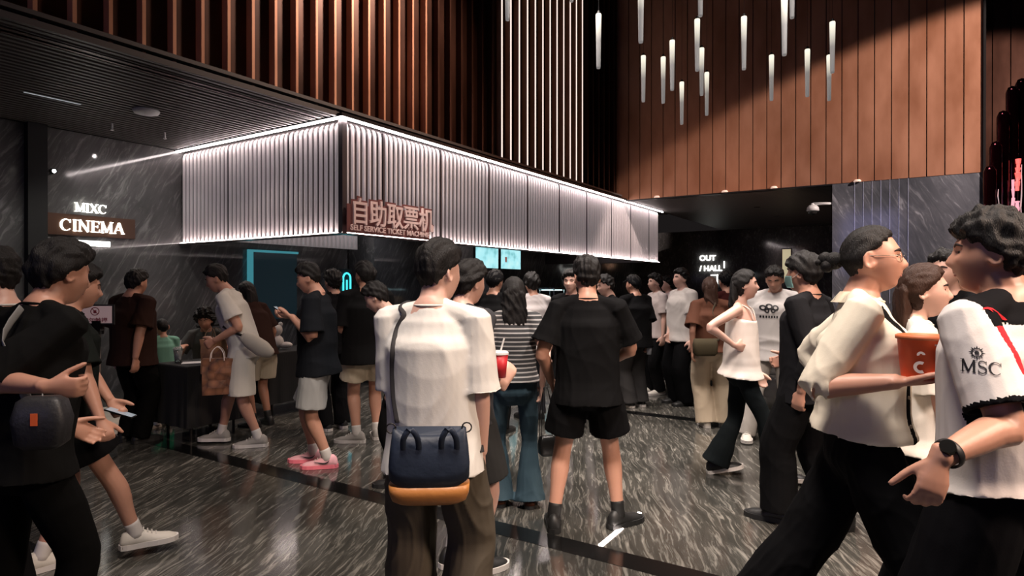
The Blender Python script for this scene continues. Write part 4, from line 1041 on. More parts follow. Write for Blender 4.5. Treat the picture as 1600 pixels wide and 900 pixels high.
def decal(info, me, place, direction, m, name='print', key='top', off=.0015):
    """project a flat mesh (already placed by place()) along direction onto the cloth"""
    tr = body_bvh(info, (key,))[0]; d = Vector(direction).normalized()
    for v in me.vertices:
        p = place(v.co); h = tr.ray_cast(p - d * .35, d, .9)
        v.co = (h[0] if h[0] is not None else p) - d * off
    me.update(); return obj(name, me, m, info['parts'][key])

# ------------------------------------------------------------------ the crowd
def striped(name, c0, c1, freq, thr):
    m = bpy.data.materials.new(name); nt, N, L, b = nodes_of(m); tc = N.new('ShaderNodeTexCoord'); sx = N.new('ShaderNodeSeparateXYZ'); L.new(tc.outputs['Object'], sx.inputs[0])
    a = N.new('ShaderNodeMath'); a.operation = 'MULTIPLY'; a.inputs[1].default_value = freq; L.new(sx.outputs[2], a.inputs[0])
    f = N.new('ShaderNodeMath'); f.operation = 'FRACT'; L.new(a.outputs[0], f.inputs[0])
    g = N.new('ShaderNodeMath'); g.operation = 'GREATER_THAN'; g.inputs[1].default_value = thr; L.new(f.outputs[0], g.inputs[0])
    mi = N.new('ShaderNodeMix'); mi.data_type = 'RGBA'; L.new(g.outputs[0], mi.inputs[0]); mi.inputs[6].default_value = (*c0, 1); mi.inputs[7].default_value = (*c1, 1)
    L.new(mi.outputs[2], b.inputs['Base Color']); b.inputs['Roughness'].default_value = .85; MATS[name] = m; return m
M_stripe = striped('striped_knit', (.035, .035, .038), (.42, .40, .39), 1 / .030, .68)
BLK = (.010, .010, .011); WHT = (.66, .63, .60); CREAM = (.62, .55, .43)

# 1 foreground, white T-shirt
p1 = person('man in oversized white T-shirt seen from behind, wearing a navy and tan crossbody bag', 677, 2.6, -20, 1.75, skin='b', hair='under', hy=26, hp=4, build=1.05,
    top=dict(col=(.68, .66, .62), ease=.034, hem=-.13, sleeve=.96, sw=.097, amp=.011, fx=13, fz=5), bottom=dict(style='wide', col=(.075, .062, .045), amp=.011), shoes='black',
    rh=('p', 752, 716, 2.60), lh=(-.09, .24, 1.02), elR=(.4, -.8, 0), elL=(-.1, -.6, -1), curl=50, aL=(-.13, .0, .08), aR=(.13, .02, .08), vox=.006)
# 2 black shirt and shorts, back view
p2 = person('man in black T-shirt and black shorts seen from behind with feet apart', 918, 4.0, 2, 1.75, hair='under', hy=-14, build=1.06, skin='a',
    top=dict(col=BLK, ease=.030, hem=-.12, sleeve=.78, sw=.10, amp=.007), bottom=dict(style='loose', col=(.008, .008, .009), cut=.70, w=.128, name='shorts'), shoes='black',
    aL=(-.215, -.05, .08), aR=(.20, .03, .08), fyL=4, fyR=-48, lh=(-.235, .10, .92), rh=(.13, .26, 1.02), elR=(1, -.5, -.1), elL=(-.6, -.8, 0))
# 3 striped shirt woman
p3 = person('woman in grey striped shirt and flared blue jeans with long black hair', 803, 4.4, 4, 1.63, 'f', 'b', 'long', build=1.0, extra=dict(mane=(.17, .098)),
    top=dict(mat=M_stripe, ease=.024, hem=.02, sleeve=.55, sw=.085, amp=.005), bottom=dict(style='flare', col=(.035, .065, .085), amp=.007, name='jeans'), shoes='brown',
    rh=('p', 847, 604, 4.36), lh=(-.16, .22, .98), aL=(-.11, .03, .075), aR=(.12, -.02, .075))
# 4 with red cup
p4 = person('man half hidden behind the white T-shirt man, sipping cup in one hand, other hand raised', 724, 3.4, -48, 1.71, hair='full', hp=6, build=1.0, skin='b',
    top=dict(col=(.045, .045, .05), ease=.025, hem=-.08, sleeve=.7, sw=.09), bottom=dict(style='loose', col=(.03, .03, .03), cut=.9, name='shorts'), shoes='blackw',
    rh=('p', 788, 600, 3.24), lh=('p', 742, 512, 3.35), palmR=(-.6, .8, 0), dirR=(.35, .3, .7), elR=(0.2, -.6, -1), elL=(-.5, -.5, -1), palmL=(-.5, .8, 0), dirL=(0, .2, 1), curl=60)
# 5 dark cap man at the counter
person('man in black at the counter left of the menu screens', 772, 6.6, -25, 1.74, hair='cap', build=1.1, top=dict(col=BLK, ease=.03), bottom=dict(col=BLK), lh=(-.15, .25, 1.0), rh=(.15, .25, 1.0))
person('man in pale T-shirt seen from behind near the lit popcorn display', 832, 7.3, 20, 1.72, hair='full', top=dict(col=(.5, .46, .46), ease=.03, sleeve=.6), bottom=dict(col=(.03, .03, .035)), lh=(-.15, .3, 1.05), rh=(.15, .3, 1.05))
person('man in black facing the camera, face beside the head of the man in black shorts', 893, 6.9, 165, 1.735, skin='b', hair='full', top=dict(col=BLK, ease=.02), bottom=dict(col=BLK))
person('dark haired person in black looking left between two black shirts', 952, 7.4, 110, 1.70, skin='b', hair='full', top=dict(col=BLK, ease=.03), bottom=dict(col=BLK), hp=12)
# 9.. queue on the right
p9 = person('man in black cap and oversized black T-shirt holding a water bottle', 992, 8.0, 42, 1.71, hair='cap', hy=-15, build=1.08, top=dict(col=BLK, ease=.06, hem=-.14, sleeve=.97, sw=.12), bottom=dict(style='wide', col=(.035, .033, .033)), shoes='blackw', rh=('p', 1012, 535, 7.95), dirR=(0, 0, -1))
person('man in white T-shirt with dark shoulder strap looking left in the queue', 1026, 9.0, 118, 1.74, skin='b', hair='full', top=dict(col=(.6, .52, .5), ease=.04, sleeve=.8), bottom=dict(style='loose', col=BLK), shoes='white')
person('man at the back of the queue in white between two white T-shirt men', 1045, 10.2, 105, 1.72, skin='b', hair='full', top=dict(col=(.62, .5, .5), ease=.03), bottom=dict(style='loose', col=BLK), shoes='blackw')
p12 = person('tall man in pale grey T-shirt and black trousers facing left in the queue', 1066, 8.2, 122, 1.79, skin='b', hair='full', hp=-4, build=1.12, top=dict(col=(.56, .52, .49), ease=.045, hem=-.10, sleeve=.8, sw=.10), bottom=dict(style='wide', col=(.007, .007, .008)), shoes='black', rh=('p', 1041, 545, 8.1))
p13 = person('woman in brown T-shirt and wide beige trousers with long brown hair', 1110, 6.85, 10, 1.665, 'f', 'a', 'long', M_hair_br, extra=dict(mane=(.14, .085)), build=1.08, top=dict(col=(.085, .032, .018), ease=.05, hem=-.06, sleeve=.9, sw=.10), bottom=dict(style='wide', col=(.42, .34, .25)), shoes='white', lh=('p', 1082, 548, 6.8), rh=(.14, .2, .9), aR=(.17, .04, .08), aL=(-.05, 0, .08))
person('person in black cap and dark red top behind the brown T-shirt woman', 1136, 7.8, 30, 1.75, hair='cap', top=dict(col=(.05, .012, .012), ease=.03), bottom=dict(style='loose', col=BLK))
p15 = person('woman in white camisole and black flared trousers striding right, hand on her hip', 1158, 5.05, -84, 1.70, 'f', 'b', 'long', extra=dict(mane=(.13, .080)), twist=14, hy=-6,
    top=dict(col=(.78, .70, .64), ease=.014, hem=-.07, sleeve=None, neck=False, flare=.045, name='camisole', amp=.004), bottom=dict(style='flare', col=(.012, .016, .018)), shoes='blackw',
    rh=('p', 1148, 540, 4.86), elR=(.5, -1, .1), dirR=(.9, .3, -.25), palmR=(.2, 1, 0), lh=(-.16, .16, .86), aR=(.07, .29, .08), aL=(-.06, -.20, .09), fpL=-12, curl=20)
p16 = person('man in pale grey T-shirt with black chest print looking down', 1212, 6.3, 172, 1.78, skin='a', hair='under', hp=24, build=1.08, top=dict(col=(.50, .47, .46), ease=.04, hem=-.12, sleeve=.85, sw=.105), bottom=dict(style='loose', col=(.42, .39, .36)), shoes='white', aR=('p', 1166, 675, 6.28), aL=(-.10, -.05, .08), fyR=12, lh=(-.25, .1, .9), rh=(.24, .06, .85))
p17 = person('man in charcoal shirt wearing a pale teal face mask, walking left', 1262, 4.05, 68, 1.78, skin='a', hair='fringe', build=1.05, twist=0, top=dict(col=(.022, .022, .025), ease=.035, hem=-.12, sleeve={'L': 1.75, 'R': .8}, sw=.10, cw=.06, name='shirt'), bottom=dict(style='wide', col=(.010, .010, .011)), shoes='black',
    lh=('p', 1252, 612, 3.86), rh=('p', 1236, 560, 4.3), aL=(-.09, .14, .08), aR=(.09, -.18, .10), fpR=-14, curl=45)
# 18 jacket man with tub
def pj(c, ctx):
    S, s = ctx['S'], ctx['s']; F_ = np.array(ctx['S'](0, 1, 0) - ctx['S'](0, 0, 0)); F_ /= np.linalg.norm(F_); X_ = np.array(ctx['S'](1, 0, 0) - ctx['S'](0, 0, 0)); X_ /= np.linalg.norm(X_)
    o = np.array(S(0, 0, .3)); d = c - o; x = d @ X_ - .045; y = d @ F_
    w_ = .022 + .05 * np.clip(c[:, 2] - S(0, 0, .40).z, 0, 1)
    return ((y > .05) & (np.abs(x - .045) < w_) & (c[:, 2] < S(0, 0, .52).z)).astype(int)
p18 = person('man with tied back hair and glasses in cream jacket carrying an orange tub, facing right', 1350, 2.40, -84, 1.80, skin='a', hair='pulled', extra=dict(bun=1), hp=-2, twist=6, build=1.0,
    top=dict(col=(.72, .66, .54), ease=.042, hem=.045, sleeve={'R': 1.22, 'L': 1.6}, sw=.1, cw=.052, amp=.009, fx=24, fz=12, name='jacket', paint=([fab(BLK)], pj)), bottom=dict(style='wide', col=(.008, .008, .009), amp=.010), shoes='black',
    rh=('p', 1404, 596, 2.12), elR=(.1, -1, -.7), palmR=(0, 0, 1), dirR=(1, -.05, .06), lh=('p', 1312, 632, 2.62), elL=('w', -.4, .9, -.3), curlR=10, aR=(.10, .30, .08), aL=(-.10, -.42, .13), fpL=-20, vox=.0058)
p19 = person('woman with long brown hair in white T-shirt behind the orange tub, facing right', 1432, 2.78, -78, 1.665, 'f', 'b', 'long', M_hair_br, extra=dict(mane=(.30, .095)), hy=6,
    top=dict(col=(.72, .69, .64), ease=.045, hem=-.05, sleeve=.85, sw=.09, amp=.009), bottom=dict(style='straight', col=(.010, .009, .010)), shoes='black', lh=(-.2, .1, .85), rh=(.16, .12, .84), aR=(.08, .14, .08), aL=(-.08, -.12, .08))
person('man in black between the long haired woman and the jersey man', 1482, 3.9, 150, 1.785, skin='b', hair='full', top=dict(col=(.012, .012, .014), ease=.03, sleeve=.8), bottom=dict(col=BLK), shoes='black')
person('man in cream shirt hidden behind the shoulder of the jersey man', 1516, 4.5, 95, 1.73, skin='a', hair='full', top=dict(col=CREAM, ease=.03), bottom=dict(col=(.05, .05, .05)))
# 22 jersey man
M_jr = fab((.55, .02, .03)); M_jb = fab((.010, .010, .012)); M_jw = fab((.72, .68, .66))
def pjer(c, ctx):
    S = ctx['S']; a0, e, wr = ctx['arm']['L']; a0, e = np.array(a0), np.array(e); up = np.array(ctx['S'](0, 0, 1) - ctx['S'](0, 0, 0)); up /= np.linalg.norm(up)
    X_ = np.array(S(1, 0, 0) - S(0, 0, 0)); X_ /= np.linalg.norm(X_); F_ = np.cross(up, X_)
    o = np.array(S(0, 0, 0)); d = c - o; x, y, z = d @ X_, d @ F_, d @ up; s = ctx['s']
    ar = (e - a0) / np.linalg.norm(e - a0); t = (c - a0) @ ar; L_ = np.linalg.norm(e - a0)
    yoke = (z > .485 * s - .25 * np.clip(np.abs(y) - .08, 0, 1)) & (np.abs(x) < .225 * s)
    rad_ = np.linalg.norm(np.cross(c - a0, ar), axis=1)
    sl = (rad_ < .12) & (x < -.12 * s) & (t < 1.02 * L_)
    cuff = sl & (t > .80 * L_)
    red = (np.abs(np.abs(x) - .200 * s) < .018) & (y < -.02) & (z > .20 * s) & (z <= .50 * s)
    return np.where(yoke | cuff, 1, np.where(red, 2, 0))
p22 = person('man in white football jersey lettered MSC with black shoulders and a black watch', 1566, 1.96, 64, 1.80, skin='a', hair='messy', hy=-28, build=1.12, lean=0,
    top=dict(mat=M_jw, ease=.022, hem=-.02, sleeve=.86, sw=.084, amp=.004, name='jersey', collar=M_jb, paint=([M_jb, M_jr], pjer)), bottom=dict(style='loose', col=(.008, .008, .01), cut=.9, w=.13, name='shorts'), shoes='black',
    lh=('p', 1468, 716, 1.66), elL=('w', .7, -.1, -.5), palmL=(.15, 1, 0), dirL=(-.3, -.05, -1), curl=38, rh=(.25, .1, .86), vox=.0055)
# left side
p23 = person('man in black T-shirt with a grey strap at the far left, forearm held across', 34, 2.4, -64, 1.76, skin='a', hair='full', lean=9, hp=12, build=1.02, top=dict(col=(.012, .012, .012), ease=.03, hem=-.1, sleeve=.92, sw=.10, amp=.008), bottom=dict(style='straight', col=(.006, .006, .006)), shoes='black',
    rh=('p', 74, 604, 2.2), curlR=75, elR=('w', -1, -.15, -.5), palmR=(0, 1, .2), dirR=(1, .3, -.1), lh=(-.16, .25, .95), aR=(.1, .1, .08), aL=(-.1, -.15, .08), vox=.0065)
p24 = person('person in dark green T-shirt and black shorts walking right with bare legs and cream trainers', 100, 3.4, -82, 1.69, skin='a', hair='full', lean=3, hp=10, build=1.0, top=dict(col=(.016, .020, .018), ease=.04, hem=-.10, sleeve=.85, sw=.10), bottom=dict(style='loose', col=(.007, .007, .008), cut=.66, w=.145, name='shorts'), shoes='white',
    rh=('p', 160, 668, 3.22), elR=(.1, -1, 0), lh=('p', 178, 636, 3.5), curl=70, aR=(.06, .36, .09), aL=(-.08, -.10, .08), fpR=0)
person('person at the left edge, pale neck and white collar, partly cut off', 2, 2.95, 45, 1.74, skin='b', hair='under', top=dict(col=(.012, .012, .012), ease=.03, collar=fab((.6, .58, .55))), bottom=dict(col=BLK))
p26 = person('stout man in dark brown T-shirt and black trousers beside the framed notice', 208, 6.2, -52, 1.73, skin='a', hair='full', hp=8, build=1.18, top=dict(col=(.030, .015, .012), ease=.04, hem=-.14, sleeve=.85, sw=.10), bottom=dict(style='loose', col=(.006, .006, .006)), shoes='black', rh=('p', 207, 578, 5.95), dirR=(0, 0, -1))
p27 = person('small child with shaved head in mint green top and trousers', 254, 6.9, 20, 1.14, skin='a', hair='shaved', headk=1.28, build=1.1, faceon=False, top=dict(col=(.20, .44, .35), ease=.02), bottom=dict(style='loose', col=(.03, .36, .20)), shoes='white', cat='child'); p27['root'].location.z = .03
p28 = person('curly haired person in grey T-shirt seated behind the black cloth table', 328, 7.75, 165, 1.72, skin='a', hair='curly', hp=14, lean=16, top=dict(col=(.09, .09, .085), ease=.02, sleeve=.8), bottom=dict(col=(.02, .02, .03)), shoes='black', hipz=.50, aL=(-.13, .36, .08), aR=(.13, .36, .08), lh=(-.22, .34, .86), rh=(.18, .36, .86), dirL=(.6, -1, 0), dirR=(-.6, -1, 0), palmL=(0, 0, -1), palmR=(0, 0, -1))
p29 = person('man in white T-shirt and cream shorts leaning left with paper shopping bags', 384, 6.1, 74, 1.82, skin='a', hair='under', hp=22, lean=19, top=dict(col=(.62, .60, .56), ease=.025, sleeve=.7, sw=.09), bottom=dict(style='loose', col=(.60, .57, .51), cut=.98, w=.125, name='shorts'), shoes='grey',
    lh=('p', 336, 532, 5.92), elL=(-.2, -1, .1), rh=('p', 340, 530, 6.3), aL=(-.10, -.14, .08), aR=(.10, .26, .08), curl=75, fyL=4)
p30 = person('person with long black hair and beige shorts bending behind the white T-shirt man', 408, 6.9, 40, 1.66, 'f', 'c', 'long', lean=20, hp=10, extra=dict(mane=(.15, .09)), top=dict(col=(.03, .015, .012), ease=.04, sleeve=.9), bottom=dict(style='loose', col=(.40, .35, .27), cut=.8, w=.13, name='shorts'), shoes='black', lh=(-.2, .3, .9), rh=(.24, .12, .86))
p31 = person('man in navy T-shirt, grey shorts and pink trainers reading his phone', 497, 5.4, 76, 1.77, skin='a', hair='under', hp=16, lean=2, build=1.08, top=dict(col=(.018, .021, .027), ease=.035, hem=-.14, sleeve=.85, sw=.10), bottom=dict(style='loose', col=(.36, .37, .37), cut=.92, w=.12, name='shorts'), shoes='pink',
    lh=('p', 456, 495, 5.22), rh=('p', 454, 494, 5.5), palmL=(.2, .5, 1), palmR=(.2, -.5, 1), elL=(-.2, -.4, -1), elR=(.2, -.4, -1), dirL=(-1, .25, .1), dirR=(-1, -.35, .1), curl=45, aL=(-.09, -.10, .08), aR=(.09, .06, .08), fyL=4, fyR=-2)
person('person dressed all in black between the pink trainers man and the beige shorts man', 522, 6.75, 30, 1.74, hair='full', top=dict(col=BLK, ease=.03, sleeve=.9), bottom=dict(style='loose', col=BLK), shoes='blackw', lh=(-.1, .25, 1.0), rh=(.15, .2, 1.0))
p33 = person('man in loose black T-shirt and beige shorts seen from behind', 572, 6.2, 12, 1.80, hair='full', hy=-25, build=1.1, top=dict(col=BLK, ease=.045, hem=-.16, sleeve=.92, sw=.11), bottom=dict(style='loose', col=(.45, .39, .30), cut=.70, w=.125, name='shorts'), shoes='grey', lh=(-.15, .25, 1.05), rh=(.16, .25, 1.0), fyL=60, aL=(-.09, 0, .08), aR=(.12, .08, .08))
p34 = person('dark haired person bending forward left of the white T-shirt man, white striped collar', 630, 4.9, 70, 1.64, skin='b', hair='full', hp=30, lean=16, top=dict(col=(.02, .02, .022), ease=.03, collar=fab((.6, .6, .6))), bottom=dict(col=BLK))

# ------------------------------------------------------------------ things worn and carried
def child(info, name, bm, m, key=None, smooth=True):
    return obj(name, bm, m, info['parts'][key] if key else info['root'], smooth=smooth)
# crossbody bag of the foreground man
bg = thing('crossbody_bag', 'navy crossbody bag with tan bottom hanging behind the white T-shirt man', 'bag', W(671, 786, 2.345), R(4))
def bag_rings(zs, f):
    bm = bmesh.new(); rings = []
    for z, hw, hd in zs:
        ring = []
        for k in range(32):
            a = 2 * math.pi * k / 32; c, s_ = math.cos(a), math.sin(a); e = .45
            ring.append(bm.verts.new((math.copysign(abs(c) ** e, c) * hw, math.copysign(abs(s_) ** e, s_) * hd, z + f * abs(c) ** 2 * .02)))
        rings.append(ring)
    for A, B in zip(rings, rings[1:]):
        for k in range(32): bm.faces.new((A[k], A[(k + 1) % 32], B[(k + 1) % 32], B[k]))
    bm.faces.new(rings[0][::-1]); bm.faces.new(rings[-1]); return bm
M_navy = mat('navy_nylon', (.018, .026, .045), .5, bump=.3, bscale=22, spec=.3); M_tan = mat('tan_nylon', (.42, .17, .045), .45, bump=.25, bscale=26)
obj('body', bag_rings([(.072, .150, .052), (.12, .151, .056), (.18, .146, .052), (.225, .140, .042), (.25, .137, .028), (.258, .128, .012)], 1.6), M_navy, bg, smooth=True)
obj('bottom_panel', bag_rings([(0, .118, .030), (.012, .138, .045), (.04, .149, .052), (.072, .1505, .0525)], .3), M_tan, bg, smooth=True)
for sx_ in (-.065, .075):
    bm = bmesh.new(); tube(bm, [(sx_ - .028, -.030, .19), (sx_ - .026, -.062, .255), (sx_, -.064, .292), (sx_ + .026, -.062, .255), (sx_ + .028, -.030, .19)], [(.011, .004)] * 5, Vector((1, 0, 0)), 8, 4); obj('handle', bm, M_navy, bg, smooth=True)
for sx_ in (-.142, .14):
    bm = bmesh.new(); tube(bm, [(sx_ + .018 * math.cos(a), -.01, .285 + .018 * math.sin(a)) for a in [2 * math.pi * q / 12 for q in range(13)]], [.003] * 13, Vector((0, 1, 0)), 6, 1, round_end=False); obj('ring', bm, M_dark_metal, bg, smooth=True)
rail = [p1['inv'] @ (W(a, b_, 2.3) - p1['org']) for a, b_ in ((621, 660), (615, 620), (613, 580), (614, 545), (620, 515), (631, 492))]
c_l = p1['inv'] @ (Vector((0, 0, CAM_H)) - p1['org']); tr_ = body_bvh(p1, ('top',))[0]; hits = []
for v in rail:
    d_ = (v - c_l).normalized(); h_ = tr_.ray_cast(c_l, d_, 6)
    if h_[0] is not None: hits.append(h_[0] - d_ * .006)
rail = hits
rail.append(p1['S'](-.125, -.045, .550)); rail.append(p1['S'](-.10, .02, .57)); rail.append(p1['S'](-.06, .10, .50)); rail += on_cloth(p1, [p1['S'](.02, .2, .36), p1['S'](.12, .2, .2), p1['S'](.2, .12, .06), p1['S'](.24, -.02, -.04)], .006)
rail = [bg.matrix_world.inverted() @ v for v in []] or rail
st_ = strap('strap', [Matrix.Rotation(-R(4), 3, 'Z') @ (p1['w'](v) - Vector(bg.location)) for v in rail], .011, .003, mat('strap_web', (.02, .018, .02), .8), bg, Vector((0, 0, 1)).cross(Vector((0, 1, 0))), 4)
# white hem corner peeking under the sleeve
# black handbag of the striped shirt woman
hb = thing('handbag', 'small black handbag hanging on thin straps from the hand of the striped shirt woman', 'bag', W(855, 712, 4.34), R(20))
obj('body', bag_rings([(0, .040, .028), (.02, .062, .034), (.08, .066, .034), (.13, .055, .028), (.14, .04, .012)], 0), mat('black_leather', (.01, .01, .01), .35), hb, smooth=True)
for sx_ in (-.02, .02):
    strap('strap', [(-.05, sx_, .12), (-.045, sx_ * .8, .3), (-.03, 0, .46), (-.012, 0, .475), (.005, 0, .46), (.04, sx_ * .8, .3), (.05, sx_, .12)], .004, .0025, M_black, hb, Vector((0, 1, 0)))
# red cup
cp = thing('drink_cup', 'red paper drink cup with white lid and straw in a raised hand', 'cup', W(781, 590, 3.17), 0)
bm = bmesh.new(); lathe(bm, [(.030, 0), (.042, .12), (.0005, .12)], 24); obj('cup', bm, mat('red_paper', (.5, .02, .03), .45, vary=.3), cp, smooth=True)
bm = bmesh.new(); lathe(bm, [(.045, .118), (.045, .128), (.036, .136), (.0005, .137)], 24); obj('lid', bm, M_white, cp)
bm = bmesh.new(); cyl(bm, (0, 0, .12), (.022, 0, .20), .0045, None, 8); obj('straw', bm, M_white, cp)
# bottle
wr = p9['w'](p9['arm']['R'][2]); bo = thing('water_bottle', 'small clear water bottle held by the man in the black cap', 'bottle', wr + Vector((.012, -.03, -.17)))
bm = bmesh.new(); lathe(bm, [(.0005, 0), (.03, .003), (.032, .08), (.029, .09), (.032, .10), (.028, .14), (.013, .165), (.0005, .166)], 20); obj('bottle', bm, mat('bottle_water', (.6, .62, .66), .1, trans=.4), bo, smooth=True)
bm = bmesh.new(); cyl(bm, (0, 0, .165), (0, 0, .182), .014); obj('cap', bm, M_white, bo)
# popcorn tub
tb = thing('popcorn_tub', 'large orange paper popcorn tub with white print carried on an open palm', 'popcorn tub', W(1442, 588, 2.12) + Vector((0, 0, .0)), R(10))
M_or = mat('orange_paper', (.78, .10, .02), .45)
bm = bmesh.new(); lathe(bm, [(.0005, .002), (.066, 0), (.078, .142), (.081, .146), (.078, .149), (.074, .146), (.062, .01), (.0005, .010)], 48)
tb.scale = (.97, .97, .93); tube_ob = obj('tub', bm, M_or, tb, smooth=True)
bm = bmesh.new(); lathe(bm, [(.0795, .136), (.0835, .137), (.0835, .150), (.078, .153), (.0775, .148)], 48); obj('rim', bm, mat('orange_rim', (.60, .16, .06), .5), tb, smooth=True)
def wrap(me, z0, a0, m, name):
    for v in me.vertices:
        r = .0665 + (z0 + v.co.y) / .142 * .012 + .0008; a = a0 + v.co.x / .073
        v.co = Vector((math.sin(a) * r, -math.cos(a) * r, z0 + v.co.y))
    obj(name, me, m, tube_ob)
def ring_text(parts_):
    bm = bmesh.new()
    for cx, cy, r, w_, a0, a1 in parts_:
        n = 26; P = []
        for q in range(n + 1):
            a = R(a0 + (a1 - a0) * q / n); P.append((bm.verts.new((cx + (r - w_) * math.cos(a), cy + (r - w_) * math.sin(a), 0)), bm.verts.new((cx + r * math.cos(a), cy + r * math.sin(a), 0))))
        for A, B in zip(P, P[1:]): bm.faces.new((A[0], A[1], B[1], B[0]))
    me = bpy.data.meshes.new('pr'); bm.to_mesh(me); bm.free(); return me
M_pw = mat('white_print', (.85, .72, .66), .5)
wrap(ring_text([(.014, .024, .019, .010, 0, 360), (.030, .010, .018, .009, -70, 60)]), .018, 0, M_pw, 'print')
for pr_ in ((-.062, .03, .022, .011, 60, 300), (-.060, .075, .012, .008, 0, 200), (.070, .03, .020, .010, 60, 300)): wrap(ring_text([pr_]), .010, 0, M_pw, 'print')
bm = bmesh.new()
for q in range(9): bx(bm, -.022 + q * .005, -.0185 + q * .005, 0, .006, -.0001, .0001)
me = mesh_of('p', bm); wrap(me, .118, 0, M_pw, 'lettering')
# phones
def phone(info, k, label, loc, rz, rx):
    t = thing('phone', label, 'phone', loc, 0); t.rotation_euler = (R(rx), 0, R(rz))
    bm = bmesh.new(); bx(bm, -.037, .037, -.075, .075, -.004, .004); obj('casing', bm, M_black_stone, t, bevel=.002)
    bm = bmesh.new(); bx(bm, -.033, .033, -.070, .070, .0042, .0046); obj('display', bm, mat('phone_screen', (.02, .02, .02), .1, emit=(.5, .55, .6), es=.5), t)
phone(p31, 'L', 'phone held in both hands by the man in pink trainers', W(440, 487, 5.33), 90, 35)
phone(p24, 'L', 'pale phone held low by the walking person in black shorts', W(188, 645, 3.46), -80, -20)
# shopping bags
for i, (px, py, d, col, lab, wv_, hv) in enumerate(((336, 632, 5.9, (.20, .085, .045), 'brown and red patterned paper bag, lower of the two in the leaning man\'s hand', .26, .34), (330, 600, 6.12, (.46, .24, .13), 'lighter kraft paper bag behind the patterned one held by the leaning man', .22, .34))):
    t = thing('paper_bag', lab, 'paper bag', W(px + 4, py - 16, d), R(20 - 30 * i), 'paper shopping bags')
    bm = bmesh.new(); bx(bm, -wv_ / 2, wv_ / 2, -.05, .05, 0, hv)
    bmesh.ops.subdivide_edges(bm, edges=bm.edges[:], cuts=4, use_grid_fill=True)
    rs_ = random.Random(i)
    for v in bm.verts: v.co += Vector((rs_.uniform(-.006, .006), rs_.uniform(-.01, .01), 0))
    m = bpy.data.materials.new('paper_print'); nt, N, L, b = nodes_of(m); tc = N.new('ShaderNodeTexCoord'); vo = N.new('ShaderNodeTexVoronoi'); vo.inputs['Scale'].default_value = 14; L.new(tc.outputs['Object'], vo.inputs[0])
    r_ = ramp(N, [(.0, tuple(min(1, c * 1.8) for c in col)), (.5, col), (.9, (.04, .015, .012))]) if i == 0 else ramp(N, [(.0, col), (.9, tuple(c * .7 for c in col))]); L.new(vo.outputs['Distance'], r_.inputs[0]); L.new(r_.outputs[0], b.inputs['Base Color']); b.inputs['Roughness'].default_value = .6
    obj('bag_body', bm, m, t, bevel=0)
    for sy_ in (-.052, .052):
        strap('handle', [(-.06, sy_, hv - .02), (-.05, sy_, hv + .06), (0, sy_ * .6, hv + .11), (.05, sy_, hv + .06), (.06, sy_, hv - .02)], .004, .004, M_pw if i == 0 else mat('kraft_cord', (.3, .2, .12), .8), t, Vector((0, 1, 0)))
# beige sling bag at the back of the leaning man
t = thing('sling_bag', 'beige sling bag on the back of the leaning man with paper bags', 'bag', W(404, 545, 5.92), R(35))
bm = bmesh.new(); tube(bm, [(-.13, 0, .12), (-.06, 0, .07), (.03, 0, .0), (.11, 0, -.05)], [(.03, .05), (.05, .075), (.05, .08), (.03, .05)], Vector((0, 1, 0)), 18, 4); obj('body', bm, fab((.46, .42, .37)), t, smooth=True)
q_ = lambda v: Matrix.Rotation(-R(35), 3, 'Z') @ (p29['w'](v) - Vector(t.location))
strap('strap', [(-.12, 0, .12)] + [q_(v) for v in on_cloth(p29, [p29['S'](-.25, .0, .16), p29['S'](-.2, .12, .26)], .006)] , .012, .003, M_black, t)
# olive shoulder bag
t = thing('shoulder_bag', 'olive brown shoulder bag hanging on the back of the brown T-shirt woman', 'bag', W(1102, 556, 6.55), R(5))
obj('body', bag_rings([(0, .10, .035), (.03, .125, .05), (.12, .13, .05), (.18, .12, .03)], 0), fab((.055, .045, .028)), t, smooth=True)
q_ = lambda v: Matrix.Rotation(-R(5), 3, 'Z') @ (p13['w'](v) - Vector(t.location))
strap('strap', [(.10, 0, .17)] + [q_(v) for v in on_cloth(p13, [p13['S'](.08, -.2, .12), p13['S'](.04, -.2, .28), p13['S'](.0, -.2, .42)], .008)] + [q_(p13['S'](.07, -.06, .565))], .014, .003, fab((.10, .085, .06)), t)
# grey shoulder bag of the far left man
t = thing('waist_bag', 'dark grey bag with a small orange mark at the hip of the far left man', 'bag', W(66, 700, 2.10), R(10))
b_ = obj('body', bag_rings([(0, .05, .03), (.02, .075, .045), (.10, .085, .05), (.16, .07, .04), (.175, .05, .02)], 0), mat('grey_nylon', (.018, .018, .021), .5, bump=.2), t, smooth=True)
bm = bmesh.new(); bx(bm, -.010, .010, -.0525, -.049, .085, .125); obj('mark', bm, mat('orange_mark', (.7, .12, .03), .5), t)
q_ = lambda v: Matrix.Rotation(-R(10), 3, 'Z') @ (p23['w'](v) - Vector(t.location))
rail = on_cloth(p23, [p23['S'](.22, -.06, .10), p23['S'](.2, -.14, .25), p23['S'](.12, -.2, .40)], .008)
strap('strap', [(.0, 0, .17)] + [q_(v) for v in rail] + [q_(p23['S'](.05, -.11, .535))], .016, .003, mat('grey_web', (.20, .20, .20), .7), t)

# stool under the seated person
t = thing('stool', 'dark stool under the seated curly haired person', 'stool', tuple(p28['org']))
sz = p28['leg']['L'][0].z - .095
bm = bmesh.new(); lathe(bm, [(.0005, sz - .05), (.17, sz - .05), (.18, sz - .02), (.17, sz), (.0005, sz)], 24); obj('seat', bm, M_black, t, smooth=True)
for q in range(4):
    a = math.pi / 4 + q * math.pi / 2; bm = bmesh.new(); cyl(bm, (.13 * math.cos(a), .13 * math.sin(a), sz - .05), (.17 * math.cos(a), .17 * math.sin(a), 0), .012, None, 8); obj('leg', bm, M_dark_metal, t)

